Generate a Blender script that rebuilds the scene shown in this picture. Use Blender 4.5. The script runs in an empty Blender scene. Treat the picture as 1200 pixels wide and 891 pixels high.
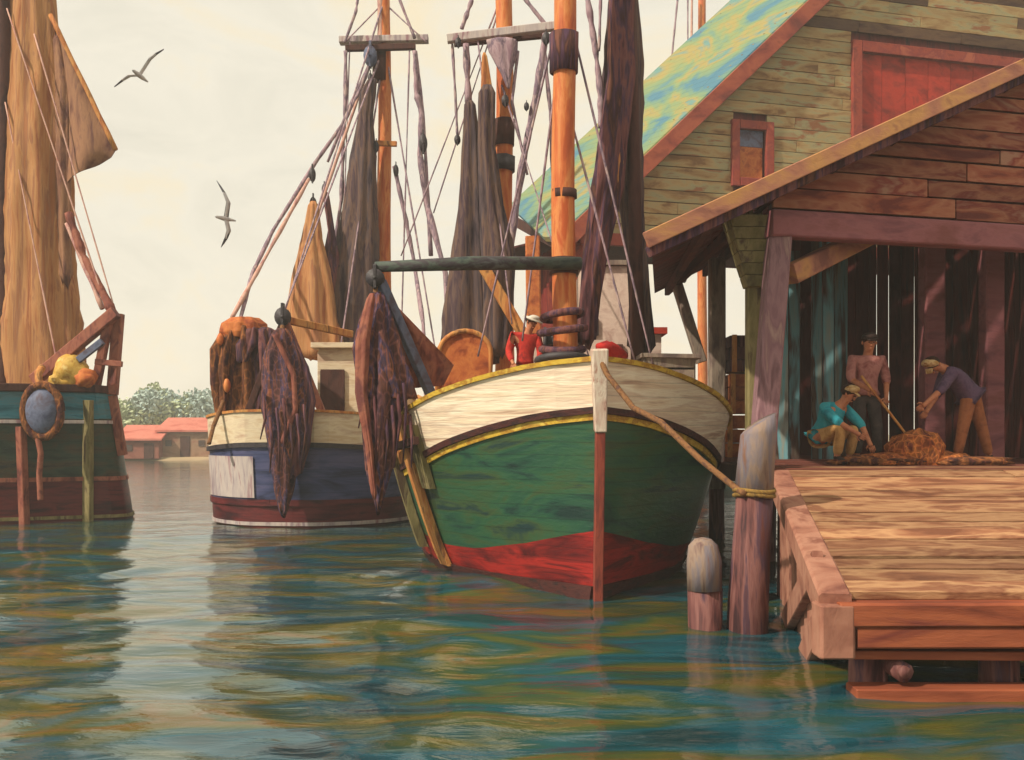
import bpy, bmesh, math, random
import numpy as np
from mathutils import Vector, Matrix, noise

random.seed(7)
HAZE = True
R = math.radians
V = Vector
scene = bpy.context.scene
COL = scene.collection

# ------------------------------------------------------------------ camera, sky, sun, exposure
EYE = 2.1                                   # eye height over the harbour water (m)
cam_data = bpy.data.cameras.new("camera")
cam = bpy.data.objects.new("camera", cam_data)
COL.objects.link(cam)
cam.location = (0, 0, EYE)
cam.rotation_euler = (R(90), 0, 0)
cam_data.sensor_width = 36
cam_data.lens = 36
cam_data.shift_y = 0.05375
cam_data.clip_end = 2000
cam_data.clip_start = 0.1
scene.camera = cam

world = bpy.data.worlds.new("World")
scene.world = world
world.use_nodes = True
wn = world.node_tree
wn.nodes.clear()
_out = wn.nodes.new("ShaderNodeOutputWorld")
_sky = wn.nodes.new("ShaderNodeTexSky")
_sky.sky_type = 'NISHITA'
_sky.sun_disc = False
_sky.dust_density = 4.0
_bg1 = wn.nodes.new("ShaderNodeBackground")
_bg1.inputs["Strength"].default_value = 0.10
wn.links.new(_sky.outputs[0], _bg1.inputs[0])
_tc = wn.nodes.new("ShaderNodeTexCoord")
_mp = wn.nodes.new("ShaderNodeMapping")
_mp.inputs["Scale"].default_value = (3.0, 3.0, 7.0)
_nz = wn.nodes.new("ShaderNodeTexNoise")
_nz.inputs["Scale"].default_value = 1.6
_nz.inputs["Detail"].default_value = 7
_nz.inputs["Roughness"].default_value = 0.62
_nz.inputs["Distortion"].default_value = 0.9
_rp = wn.nodes.new("ShaderNodeValToRGB")
_cr = _rp.color_ramp
_cr.elements[0].position = 0.30
_cr.elements[0].color = (0.78, 0.73, 0.60, 1)
_cr.elements[1].position = 0.72
_cr.elements[1].color = (0.92, 0.78, 0.53, 1)
_e = _cr.elements.new(0.5)
_e.color = (0.86, 0.80, 0.66, 1)
_bg2 = wn.nodes.new("ShaderNodeBackground")
_bg2.inputs["Strength"].default_value = 1.13
_mx = wn.nodes.new("ShaderNodeMixShader")
_mx.inputs[0].default_value = 0.93
wn.links.new(_tc.outputs["Generated"], _mp.inputs[0])
wn.links.new(_mp.outputs[0], _nz.inputs["Vector"])
wn.links.new(_nz.outputs["Fac"], _rp.inputs[0])
wn.links.new(_rp.outputs[0], _bg2.inputs[0])
wn.links.new(_bg1.outputs[0], _mx.inputs[1])
wn.links.new(_bg2.outputs[0], _mx.inputs[2])
wn.links.new(_mx.outputs[0], _out.inputs["Surface"])

sun_dir = V((-0.66, -0.43, 0.70)).normalized()      # towards the sun
_sky.sun_elevation = math.asin(sun_dir.z)
_sky.sun_rotation = math.atan2(sun_dir.x, sun_dir.y)
sd = bpy.data.lights.new("sun", 'SUN')
sd.energy = 4.7
sd.angle = R(1.2)
sd.color = (1.0, 0.90, 0.74)
sun = bpy.data.objects.new("sun", sd)
COL.objects.link(sun)
sun.rotation_euler = sun_dir.to_track_quat('Z', 'Y').to_euler()

scene.view_settings.view_transform = 'Standard'
scene.view_settings.look = 'None'
scene.view_settings.exposure = 0.0
scene.view_settings.gamma = 1.0
scene.cycles.max_bounces = 8
scene.cycles.volume_bounces = 1
scene.cycles.volume_step_rate = 4
scene.cycles.use_denoising = True


def P(px, py, Y):
    """the point of the place at depth Y seen at photo position px, py"""
    return V(((px - 600) / 1200 * Y, Y, EYE + (510 - py) / 1200 * Y))


# ------------------------------------------------------------------ materials
def lin(c, gain=1.0):
    out = []
    for v in c:
        v = v / 255
        v = v / 12.92 if v <= 0.04045 else ((v + 0.055) / 1.055) ** 2.4
        out.append(v * gain)
    return tuple(out) + (1,)


GAIN = 0.80


def paint(name, cols, scale=(1, 1, 1), rough=0.75, bump=0.5, island=0.25, dist=0.45, gain=None, lo=0.34, hi=0.66,
          detail=4, spec=0.25, bdist=0.02, fine=5.0, sharp=False, seam=0.0, sdark=.45, mesh=0.0):
    m = bpy.data.materials.new(name)
    m.use_nodes = True
    nt = m.node_tree
    b = nt.nodes["Principled BSDF"]
    b.inputs["Roughness"].default_value = rough
    b.inputs["Specular IOR Level"].default_value = spec
    tc = nt.nodes.new("ShaderNodeTexCoord")
    mp = nt.nodes.new("ShaderNodeMapping")
    mp.inputs["Scale"].default_value = scale
    nt.links.new(tc.outputs["Object"], mp.inputs[0])
    geo = nt.nodes.new("ShaderNodeNewGeometry")
    # every board or clump gets its own patch of the pattern
    off = nt.nodes.new("ShaderNodeMath"); off.operation = 'MULTIPLY'; off.inputs[1].default_value = 37.0 if island > 0 else 0
    nt.links.new(geo.outputs["Random Per Island"], off.inputs[0])
    add = nt.nodes.new("ShaderNodeVectorMath"); add.operation = 'ADD'
    nt.links.new(mp.outputs[0], add.inputs[0])
    nt.links.new(off.outputs[0], add.inputs[1])
    nz = nt.nodes.new("ShaderNodeTexNoise")
    nz.inputs["Scale"].default_value = 1.0
    nz.inputs["Detail"].default_value = detail
    nz.inputs["Roughness"].default_value = 0.6
    nz.inputs["Distortion"].default_value = dist
    nt.links.new(add.outputs[0], nz.inputs["Vector"])
    rp = nt.nodes.new("ShaderNodeValToRGB")
    cr = rp.color_ramp
    if sharp:
        cr.interpolation = 'EASE'
    g = GAIN if gain is None else gain
    n = len(cols)
    cr.elements[0].position = lo
    cr.elements[0].color = lin(cols[0], g)
    cr.elements[1].position = hi
    cr.elements[1].color = lin(cols[-1], g)
    for i in range(1, n - 1):
        e = cr.elements.new(lo + (hi - lo) * i / (n - 1))
        e.color = lin(cols[i], g)
    nt.links.new(nz.outputs["Fac"], rp.inputs[0])
    mr = nt.nodes.new("ShaderNodeMapRange")
    mr.inputs["To Min"].default_value = 1 - island
    mr.inputs["To Max"].default_value = 1 + island * 0.8
    nt.links.new(geo.outputs["Random Per Island"], mr.inputs[0])
    hs = nt.nodes.new("ShaderNodeHueSaturation")
    nt.links.new(rp.outputs[0], hs.inputs["Color"])
    nt.links.new(mr.outputs[0], hs.inputs["Value"])
    last = hs.outputs[0]
    if mesh > 0:                     # knotted twine over darker gaps
        mp3 = nt.nodes.new("ShaderNodeMapping"); mp3.inputs["Scale"].default_value = (1, 1, .62)
        nt.links.new(tc.outputs["Object"], mp3.inputs[0])
        vo = nt.nodes.new("ShaderNodeTexVoronoi"); vo.feature = 'DISTANCE_TO_EDGE'; vo.inputs["Scale"].default_value = mesh
        nt.links.new(mp3.outputs[0], vo.inputs["Vector"])
        m4 = nt.nodes.new("ShaderNodeMapRange"); m4.inputs["From Max"].default_value = .14
        m4.inputs["To Min"].default_value = 1.45; m4.inputs["To Max"].default_value = .72
        nt.links.new(vo.outputs["Distance"], m4.inputs[0])
        mm = nt.nodes.new("ShaderNodeVectorMath"); mm.operation = 'SCALE'
        nt.links.new(last, mm.inputs[0]); nt.links.new(m4.outputs[0], mm.inputs["Scale"])
        last = mm.outputs[0]
    if seam > 0:                     # caulked seams or shingle courses every `seam` metres of height
        sx = nt.nodes.new("ShaderNodeSeparateXYZ")
        nt.links.new(tc.outputs["Object"], sx.inputs[0])
        wz = nt.nodes.new("ShaderNodeTexNoise"); wz.inputs["Scale"].default_value = .5
        nt.links.new(tc.outputs["Object"], wz.inputs["Vector"])
        ad = nt.nodes.new("ShaderNodeMath"); ad.operation = 'MULTIPLY_ADD'; ad.inputs[1].default_value = seam * .5
        nt.links.new(wz.outputs["Fac"], ad.inputs[0]); nt.links.new(sx.outputs["Z"], ad.inputs[2])
        dv = nt.nodes.new("ShaderNodeMath"); dv.operation = 'DIVIDE'; dv.inputs[1].default_value = seam
        nt.links.new(ad.outputs[0], dv.inputs[0])
        fr = nt.nodes.new("ShaderNodeMath"); fr.operation = 'FRACT'
        nt.links.new(dv.outputs[0], fr.inputs[0])
        sm = nt.nodes.new("ShaderNodeMapRange"); sm.interpolation_type = 'SMOOTHSTEP'
        sm.inputs["From Min"].default_value = 0.0; sm.inputs["From Max"].default_value = .13
        sm.inputs["To Min"].default_value = sdark; sm.inputs["To Max"].default_value = 1.0
        nt.links.new(fr.outputs[0], sm.inputs[0])
        mm = nt.nodes.new("ShaderNodeVectorMath"); mm.operation = 'SCALE'
        nt.links.new(last, mm.inputs[0]); nt.links.new(sm.outputs[0], mm.inputs["Scale"])
        last = mm.outputs[0]
    nt.links.new(last, b.inputs["Base Color"])
    nz2 = nt.nodes.new("ShaderNodeTexNoise")
    nz2.inputs["Scale"].default_value = fine
    nz2.inputs["Detail"].default_value = 5
    nz2.inputs["Roughness"].default_value = 0.65
    nz2.inputs["Distortion"].default_value = 0.4
    nt.links.new(add.outputs[0], nz2.inputs["Vector"])
    bp = nt.nodes.new("ShaderNodeBump")
    bp.inputs["Strength"].default_value = bump
    bp.inputs["Distance"].default_value = bdist
    nt.links.new(nz2.outputs["Fac"], bp.inputs["Height"])
    nt.links.new(bp.outputs[0], b.inputs["Normal"])
    return m


M = {}
# hull paints (strokes run along the planking: x and z stretched differently)
M['green'] = paint("hull_green", [(20, 52, 48), (34, 82, 62), (46, 92, 62), (62, 86, 50), (26, 58, 58)], (0.7, 0.6, 2.6), 0.42, 0.4, 0, .8, spec=0.45, seam=.17, sdark=.6)
M['red_bottom'] = paint("bottom_red", [(84, 20, 24), (134, 34, 32), (176, 44, 38), (96, 26, 28)], (0.8, 0.8, 4), 0.5, 0.4, 0, .6, seam=.16, sdark=.6)
M['cream'] = paint("bulwark_cream", [(190, 156, 134), (230, 206, 176), (246, 232, 206), (220, 194, 170), (240, 220, 190)], (0.5, 0.5, 7), 0.55, 0.5, 0, 0.3, gain=0.92, seam=.19, sdark=.72)
M['stem'] = paint("stem_paint", [(150, 80, 70), (216, 186, 168), (236, 220, 200), (170, 96, 74)], (6, 6, 1.6), 0.6, 0.5, 0)
M['stem_red'] = paint("stem_lower_red", [(120, 52, 44), (156, 74, 58), (84, 42, 44)], (6, 6, 1.2), 0.6, 0.4, 0)
M['yellow'] = paint("rail_yellow", [(196, 148, 42), (228, 190, 70), (176, 124, 44), (238, 206, 92)], (3, 3, 6), 0.55, 0.5, 0.0)
M['darkrail'] = paint("rail_dark", [(50, 26, 30), (86, 44, 40), (44, 34, 36)], (3, 3, 8), 0.6, 0.5, 0)
M['deck'] = paint("deck_boards", [(150, 118, 84), (184, 150, 110), (130, 96, 70)], (8, .7, 1), 0.8, 0.4, 0.2)
M['orange'] = paint("mast_orange", [(196, 92, 46), (222, 118, 60), (236, 150, 84), (206, 96, 44)], (5, 5, 0.9), 0.5, 0.5, 0.0, gain=.72)
M['ochre'] = paint("timber_ochre", [(150, 84, 44), (196, 124, 66), (214, 152, 84), (128, 84, 52)], (5, 5, 1.3), 0.7, 0.5, 0.15)
M['olive'] = paint("timber_olive", [(96, 86, 56), (128, 116, 74), (150, 136, 92), (90, 70, 52)], (5, 5, 1.3), 0.75, 0.5, 0.15)
M['greyspar'] = paint("spar_grey_green", [(56, 66, 66), (84, 96, 86), (66, 54, 62), (96, 100, 100)], (2, 5, 5), 0.6, 0.5, 0.0)
M['bluespar'] = paint("spar_blue_grey", [(78, 82, 108), (110, 118, 144), (92, 80, 96)], (3, 3, 3), 0.6, 0.5, 0.0)
M['lilac'] = paint("weathered_lilac", [(116, 82, 88), (158, 120, 126), (136, 98, 106), (172, 140, 134)], (6, 6, 1.2), 0.8, 0.5, 0.18)
M['greywood'] = paint("weathered_grey", [(122, 108, 98), (158, 142, 126), (138, 118, 108), (106, 92, 88)], (6, 6, 1.3), 0.8, 0.6, 0.18)
M['rope'] = paint("rope_brown", [(110, 74, 52), (150, 106, 66), (96, 66, 58)], (14, 14, 14), 0.9, 0.6, 0)
M['ropeochre'] = paint("rope_ochre", [(128, 98, 50), (166, 130, 66), (110, 84, 50)], (14, 14, 14), 0.9, 0.6, 0)
M['rigging'] = paint("rigging_lilac", [(150, 118, 130), (186, 158, 164), (120, 100, 118), (196, 170, 166)], (6, 6, 2), 0.85, 0.4, 0)
M['rigpink'] = paint("rigging_rose", [(196, 140, 126), (220, 178, 160), (176, 120, 120)], (6, 6, 2), 0.85, 0.4, 0)
M['iron'] = paint("dark_iron", [(40, 34, 40), (64, 56, 62), (48, 44, 44)], (6, 6, 6), 0.55, 0.5, 0, spec=0.5)
M['sail_dark'] = paint("sail_tanned_dark", [(58, 46, 54), (96, 80, 82), (118, 92, 80), (74, 56, 66), (104, 82, 76)], (4.5, 4.5, 0.55), 0.9, 0.7, 0.15)
M['sail_plum'] = paint("net_plum", [(66, 36, 42), (108, 64, 68), (132, 84, 80), (84, 58, 80), (70, 42, 40), (120, 76, 62)], (5, 5, 0.6), 0.92, 0.8, 0.15)
M['sail_tan'] = paint("sail_tan", [(160, 98, 64), (190, 130, 84), (202, 148, 98), (168, 116, 84), (182, 118, 74)], (5, 5, 0.3), 0.9, 0.6, 0.12)
M['sail_brown'] = paint("sail_brown", [(104, 66, 58), (146, 104, 82), (166, 122, 92), (120, 82, 74)], (3, 3, 0.8), 0.9, 0.6, 0.1)
M['net'] = paint("hung_net", [(56, 36, 46), (96, 62, 66), (120, 74, 62), (70, 62, 92), (142, 84, 58), (64, 44, 46)], (4.5, 4.5, 0.9), 0.95, 0.9, 0.2, fine=9, mesh=9)
M['rustnet'] = paint("net_rust", [(120, 58, 36), (168, 92, 50), (196, 118, 62), (110, 54, 42)], (5, 5, 3), 0.95, 0.9, 0.2, fine=8, mesh=13)
M['netheap'] = paint("net_heap", [(66, 38, 36), (112, 68, 46), (150, 94, 52), (92, 50, 42), (60, 36, 40)], (6, 6, 1.2), 0.95, 0.9, 0.2, fine=7, mesh=7)
M['slate'] = paint("hull_slate", [(48, 52, 78), (70, 78, 116), (92, 92, 128), (58, 56, 84)], (0.6, .6, 3), 0.5, 0.4, 0, .5, seam=.17, sdark=.65)
M['slate_dark'] = paint("hull_dark", [(30, 32, 40), (48, 50, 60)], (0.7, .7, 2.5), 0.5, 0.4, 0, 1.0)
M['maroon'] = paint("bottom_maroon", [(74, 28, 34), (112, 44, 46), (90, 34, 38), (58, 26, 34)], (0.8, .8, 5), 0.5, 0.4, 0, seam=.17, sdark=.65)
M['patch'] = paint("pale_panel", [(150, 128, 136), (190, 176, 174), (206, 192, 184), (160, 120, 128)], (5, 5, .8), 0.6, 0.4, 0)
M['teal'] = paint("strake_teal", [(38, 96, 112), (62, 128, 144), (84, 122, 132), (48, 98, 106)], (1, 1, 5), 0.5, 0.4, 0)
M['dkgreen'] = paint("hull_dark_green", [(34, 50, 44), (54, 70, 58), (76, 66, 50), (38, 46, 44)], (1, 1, 3), 0.5, 0.4, 0, seam=.2, sdark=.65)
M['brownred'] = paint("spar_brown_red", [(104, 54, 50), (146, 82, 68), (168, 104, 82), (120, 66, 62)], (4, 4, 2), 0.7, 0.5, 0.1)
M['dkwood'] = paint("dark_wood", [(58, 34, 34), (88, 54, 46), (72, 44, 42)], (4, 4, 1.4), 0.8, 0.5, 0.15)
M['yellowcloth'] = paint("oilskin_yellow", [(188, 134, 52), (224, 186, 92), (206, 156, 60), (236, 208, 130)], (4, 4, 4), 0.6, 0.6, 0)
M['redcloth'] = paint("cloth_red", [(140, 24, 26), (196, 42, 36), (168, 30, 28)], (6, 6, 6), 0.8, 0.5, 0)
M['housewhite'] = paint("cabin_pink_white", [(190, 158, 146), (226, 202, 186), (206, 176, 162)], (3, 3, 3), 0.65, 0.4, 0.06)
M['creamhouse'] = paint("cabin_cream", [(214, 186, 150), (236, 218, 186), (204, 172, 146)], (1.2, 1.2, 6), 0.65, 0.4, 0.06)
M['darkglass'] = paint("cabin_opening", [(56, 38, 36), (84, 58, 48), (48, 40, 44)], (2, 2, 2), 0.3, 0.2, 0, spec=0.5)
M['orangewood'] = paint("orange_brown_wood", [(142, 66, 34), (186, 98, 50), (206, 122, 62), (160, 80, 46)], (3, 3, 3), 0.75, 0.5, 0.2)
M['siding'] = paint("siding_green_yellow", [(142, 106, 70), (176, 140, 94), (190, 162, 114), (174, 166, 126), (166, 112, 76)], (0.8, 0.8, 3), 0.8, 0.5, 0.13)
M['siding_dark'] = paint("siding_brown_violet", [(74, 48, 44), (112, 84, 62), (92, 66, 58)], (0.8, 0.8, 3), 0.8, 0.5, 0.2)
M['redtrim'] = paint("trim_red", [(126, 54, 46), (166, 74, 56), (146, 62, 56), (184, 96, 70)], (1.4, 1.4, 1.4), 0.7, 0.5, 0.08)
M['reddoor'] = paint("door_red", [(128, 40, 32), (168, 52, 38), (190, 60, 42), (140, 50, 40)], (.9, .9, 1.5), 0.7, 0.4, 0.12)
M['redwall'] = paint("wall_dark_red", [(92, 26, 24), (134, 42, 32), (116, 34, 30), (150, 62, 44)], (2, 2, .8), 0.8, 0.5, 0.2)
M['roofgreen'] = paint("roof_weathered_green", [(84, 130, 150), (116, 148, 126), (138, 154, 108), (166, 150, 92), (104, 148, 146), (134, 150, 108)], (0.42, 0.25, 0.42), 0.8, 0.6, 0, .6, lo=.36, hi=.66, seam=.26, sdark=.7)
M['fascia'] = paint("fascia_rust", [(132, 62, 50), (176, 92, 68), (156, 76, 62), (120, 58, 52)], (.8, .8, 1.2), 0.7, 0.5, 0)
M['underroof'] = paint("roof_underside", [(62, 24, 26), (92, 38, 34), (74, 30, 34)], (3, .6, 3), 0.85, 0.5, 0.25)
M['rake'] = paint("rake_board_gold", [(150, 96, 80), (200, 146, 92), (184, 124, 98), (140, 88, 78)], (.9, 2, 2), 0.7, 0.5, 0)
M['endboards'] = paint("end_wall_brown", [(118, 56, 48), (156, 84, 62), (176, 114, 86), (136, 58, 48), (166, 120, 98)], (0.8, 2, 3), 0.8, 0.5, 0.3)
M['beam_plum'] = paint("beam_plum", [(122, 70, 78), (160, 98, 102), (138, 80, 78)], (0.8, 3, 3), 0.75, 0.5, 0.1)
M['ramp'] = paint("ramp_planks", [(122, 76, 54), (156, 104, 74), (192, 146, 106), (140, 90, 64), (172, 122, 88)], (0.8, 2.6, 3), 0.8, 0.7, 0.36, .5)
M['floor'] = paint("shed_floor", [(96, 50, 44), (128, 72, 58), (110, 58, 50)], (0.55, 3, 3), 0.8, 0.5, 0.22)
M['pinkwood'] = paint("side_planks_pink", [(128, 78, 66), (166, 112, 92), (184, 132, 110), (142, 90, 74)], (2, 1.5, 1.2), 0.8, 0.5, 0.14)
M['rustwood'] = paint("fascia_logs_rust", [(104, 48, 34), (148, 76, 50), (166, 90, 58), (122, 58, 46)], (.6, 3, 3), 0.75, 0.5, 0.15)
M['pile'] = paint("pile_wet", [(64, 38, 42), (108, 64, 62), (136, 90, 84), (84, 58, 72), (98, 54, 48)], (5, 5, .7), 0.7, 0.6, 0.1)
M['pilehead'] = paint("pile_head_pale", [(110, 82, 82), (160, 136, 120), (130, 122, 132), (136, 98, 80)], (5, 5, 1), 0.75, 0.6, 0)
M['gaplight_boards'] = paint("boards_grey_gap_light", [(112, 106, 98), (150, 158, 150), (116, 170, 180), (84, 62, 56), (110, 98, 84)], (3, 3, .35), 0.8, 0.4, 0.5, gain=1.0)  # grey-blue boards; teal painted in for daylight seen through gaps
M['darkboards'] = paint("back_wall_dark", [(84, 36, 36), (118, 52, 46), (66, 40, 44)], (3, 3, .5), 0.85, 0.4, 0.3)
M['skin'] = paint("skin_weathered", [(176, 104, 72), (204, 134, 98), (188, 116, 84)], (9, 9, 9), 0.6, 0.1, 0)
M['hair'] = paint("hair_dark", [(44, 28, 22), (70, 42, 30)], (12, 12, 12), 0.8, 0.4, 0)
M['cap_dark'] = paint("cap_dark", [(46, 32, 30), (70, 50, 44)], (8, 8, 8), 0.85, 0.4, 0)
M['hat_white'] = paint("hat_white", [(206, 196, 180), (234, 226, 212)], (8, 8, 8), 0.8, 0.3, 0)
M['cap_tan'] = paint("cap_tan", [(176, 128, 66), (222, 190, 140), (150, 96, 46)], (9, 9, 9), 0.8, 0.4, 0)
M['shirt_pink'] = paint("shirt_rose", [(140, 76, 74), (190, 128, 120), (164, 96, 92)], (6, 6, 6), 0.85, 0.5, 0)
M['shirt_teal'] = paint("shirt_turquoise", [(32, 132, 150), (56, 170, 186), (70, 160, 170)], (6, 6, 6), 0.85, 0.5, 0)
M['shirt_violet'] = paint("shirt_violet", [(74, 54, 78), (106, 82, 108), (88, 66, 92)], (6, 6, 6), 0.85, 0.5, 0)
M['shirt_red'] = paint("shirt_red", [(160, 34, 34), (206, 56, 44), (130, 28, 34)], (6, 6, 6), 0.85, 0.5, 0)
M['trouser_dark'] = paint("trousers_grey", [(60, 54, 56), (88, 76, 72)], (6, 6, 6), 0.85, 0.5, 0)
M['trouser_tan'] = paint("trousers_tan", [(168, 118, 66), (206, 158, 98), (186, 134, 80)], (6, 6, 6), 0.85, 0.5, 0)
M['trouser_rust'] = paint("trousers_rust", [(134, 76, 46), (170, 104, 66), (150, 88, 56)], (6, 6, 6), 0.85, 0.5, 0)
M['boot'] = paint("boot_dark", [(32, 26, 28), (52, 42, 42)], (6, 6, 6), 0.5, 0.3, 0)
M['gullwhite'] = paint("gull_grey_white", [(196, 192, 196), (226, 222, 220), (206, 202, 206)], (6, 6, 6), 0.8, 0.3, 0)
M['gulldark'] = paint("gull_dark_tip", [(74, 72, 84), (110, 104, 112)], (6, 6, 6), 0.8, 0.3, 0)
M['leaf_a'] = paint("leaves_sage", [(140, 152, 120), (176, 186, 150), (156, 170, 138)], (1, 1, 1), 0.9, 0.2, 0.2, gain=1.0)
M['leaf_b'] = paint("leaves_blue_grey", [(132, 152, 150), (170, 186, 178), (150, 170, 166)], (1, 1, 1), 0.9, 0.2, 0.2, gain=1.0)
M['bark'] = paint("bark", [(76, 60, 48), (104, 84, 66)], (2, 2, 2), 0.9, 0.5, 0)
M['coralroof'] = paint("roof_coral", [(190, 96, 82), (214, 130, 112), (198, 108, 92)], (.5, .5, .5), 0.8, 0.3, 0)
M['brickbrown'] = paint("wall_brick_brown", [(126, 70, 60), (156, 96, 80), (140, 84, 72)], (.6, .6, 1), 0.85, 0.3, 0)
M['tanwall'] = paint("wall_tan_brown", [(140, 106, 82), (166, 130, 104), (150, 96, 78)], (.6, .6, 1), 0.85, 0.3, 0)
M['land'] = paint("shore_land", [(160, 136, 112), (190, 166, 130), (150, 150, 112)], (.1, .1, 1), 0.95, 0.3, 0)


# ------------------------------------------------------------------ mesh helpers
ORG = {}


class MB:
    def __init__(self):
        self.v = []
        self.f = []
        self.mi = []
        self.cur = 0
        self.smooth = []

    def add(self, verts, faces, smooth=False):
        n = len(self.v)
        self.v += [tuple(p) for p in verts]
        self.f += [tuple(n + i for i in fc) for fc in faces]
        self.mi += [self.cur] * len(faces)
        self.smooth += [smooth] * len(faces)
        return self

    def beam(self, p0, p1, w, h, up=V((0, 0, 1)), w1=None, h1=None, jit=0.0):
        """rectangular timber from p0 to p1, w across, h along up; small chamfer"""
        p0, p1 = V(p0), V(p1)
        d = (p1 - p0).normalized()
        s = d.cross(V(up))
        if s.length < 1e-4:
            s = d.cross(V((0, 1, 0)))
        s.normalize()
        u = s.cross(d).normalized()
        w1 = w if w1 is None else w1
        h1 = h if h1 is None else h1
        vs = []
        L = (p1 - p0).length
        for (p, ww, hh, e) in ((p0, w * .97, h * .94, 0), (p0, w, h, min(.012, L * .1)), (p1, w1, h1, -min(.012, L * .1)), (p1, w1 * .97, h1 * .94, 0)):
            c = min(ww, hh) * 0.09
            jx, jz = random.uniform(-jit, jit), random.uniform(-jit, jit)
            for (a, b) in ((-ww / 2 + c, -hh / 2), (ww / 2 - c, -hh / 2), (ww / 2, -hh / 2 + c), (ww / 2, hh / 2 - c),
                           (ww / 2 - c, hh / 2), (-ww / 2 + c, hh / 2), (-ww / 2, hh / 2 - c), (-ww / 2, -hh / 2 + c)):
                vs.append(p + d * e + s * (a + jx) + u * (b + jz))
        fs = [tuple(range(7, -1, -1)), tuple(range(24, 32))]
        for k in range(3):
            for i in range(8):
                j = (i + 1) % 8
                fs.append((k * 8 + i, k * 8 + j, k * 8 + 8 + j, k * 8 + 8 + i))
        return self.add(vs, fs)

    def tube(self, pts, rad, n=12, smooth=True, wob=0.0, caps=True):
        pts = [V(p) for p in pts]
        if not isinstance(rad, (list, tuple)):
            rad = [rad] * len(pts)
        vs, fs = [], []
        d0 = (pts[1] - pts[0]).normalized()
        ref = V((0, 0, 1)) if abs(d0.z) < 0.9 else V((0, 1, 0))
        for i, p in enumerate(pts):
            a = pts[max(i - 1, 0)]
            b = pts[min(i + 1, len(pts) - 1)]
            d = (b - a).normalized()
            s = d.cross(ref).normalized()
            u = s.cross(d)
            for k in range(n):
                t = 2 * math.pi * k / n
                r = rad[i] * (1 + (wob * noise.noise(V((k * 1.7, i * .9, rad[0] * 31 + p.x))) if wob else 0))
                vs.append(p + s * math.cos(t) * r + u * math.sin(t) * r)
        for i in range(len(pts) - 1):
            for k in range(n):
                j = (k + 1) % n
                fs.append((i * n + k, i * n + j, i * n + n + j, i * n + n + k))
        if caps:
            fs.append(tuple(range(n - 1, -1, -1)))
            fs.append(tuple((len(pts) - 1) * n + k for k in range(n)))
        return self.add(vs, fs, smooth)

    def drape(self, pts, pleats=7, amp=0.16, n=40, sub=6, seed=0, rag=0.0):
        """hanging cloth or net: list of (centre, half width x, half depth y), pleated all the way round"""
        rows = []
        for i in range(len(pts) - 1):
            for k in range(sub):
                t = k / sub
                t2 = t * t * (3 - 2 * t) * .5 + t * .5
                a, b = pts[i], pts[i + 1]
                rows.append((V(a[0]).lerp(V(b[0]), t2), a[1] + (b[1] - a[1]) * t2, a[2] + (b[2] - a[2]) * t2))
        rows.append((V(pts[-1][0]), pts[-1][1], pts[-1][2]))
        vs, fs = [], []
        m = len(rows)
        for i, (c, hx, hy) in enumerate(rows):
            for k in range(n):
                th = 2 * math.pi * k / n
                nn = noise.noise(V((math.cos(th) * 2.2 + seed, math.sin(th) * 2.2, c.z * .55 + seed * 3)))
                pl = math.cos(pleats * th + 1.2 * nn * 2 + seed) * amp + nn * amp * 1.3
                n2 = noise.noise(V((math.cos(th) * 5 + seed, math.sin(th) * 5, c.z * 3.1))) * .07
                r = 1 + pl + n2
                z = c.z
                if i == 0 or i == m - 1:
                    r *= .55
                if i == m - 1:
                    z += rag * nn
                vs.append(V((c.x + math.cos(th) * hx * r, c.y + math.sin(th) * hy * r, z)))
        for i in range(m - 1):
            for k in range(n):
                j = (k + 1) % n
                fs.append((i * n + k, i * n + n + k, i * n + n + j, i * n + j))
        fs.append(tuple(range(n)))
        fs.append(tuple((m - 1) * n + k for k in range(n - 1, -1, -1)))
        return self.add(vs, fs, True)

    def blob(self, c, rx, ry, rz, amp=0.15, fr=1.6, seed=0, sub=3, flat=None):
        bm = bmesh.new()
        bmesh.ops.create_icosphere(bm, subdivisions=sub, radius=1)
        vs = []
        for v in bm.verts:
            p = v.co
            r = 1 + amp * noise.noise(p * fr + V((seed, seed * 2, 0))) + amp * .5 * noise.noise(p * fr * 2.7 + V((seed, 0, 5)))
            q = V((p.x * rx * r, p.y * ry * r, p.z * rz * r))
            if flat is not None:
                q.z = max(q.z, flat)
            vs.append(V(c) + q)
        fs = [tuple(x.index for x in f.verts) for f in bm.faces]
        bm.free()
        return self.add(vs, fs, True)

    def quadbox(self, quad, off):
        """solid from a 3-D polygon pushed by off"""
        n = len(quad)
        vs = [V(p) for p in quad] + [V(p) + V(off) for p in quad]
        fs = [tuple(range(n)), tuple(range(2 * n - 1, n - 1, -1))]
        for i in range(n):
            j = (i + 1) % n
            fs.append((i, n + i, n + j, j))
        return self.add(vs, fs)

    def grid(self, rows, smooth=True, close=False):
        m, n = len(rows), len(rows[0])
        vs = [p for r in rows for p in r]
        fs = []
        for i in range(m - 1):
            for k in range(n - 1 if not close else n):
                j = (k + 1) % n
                fs.append((i * n + k, i * n + j, i * n + n + j, i * n + n + k))
        return self.add(vs, fs, smooth)

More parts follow.
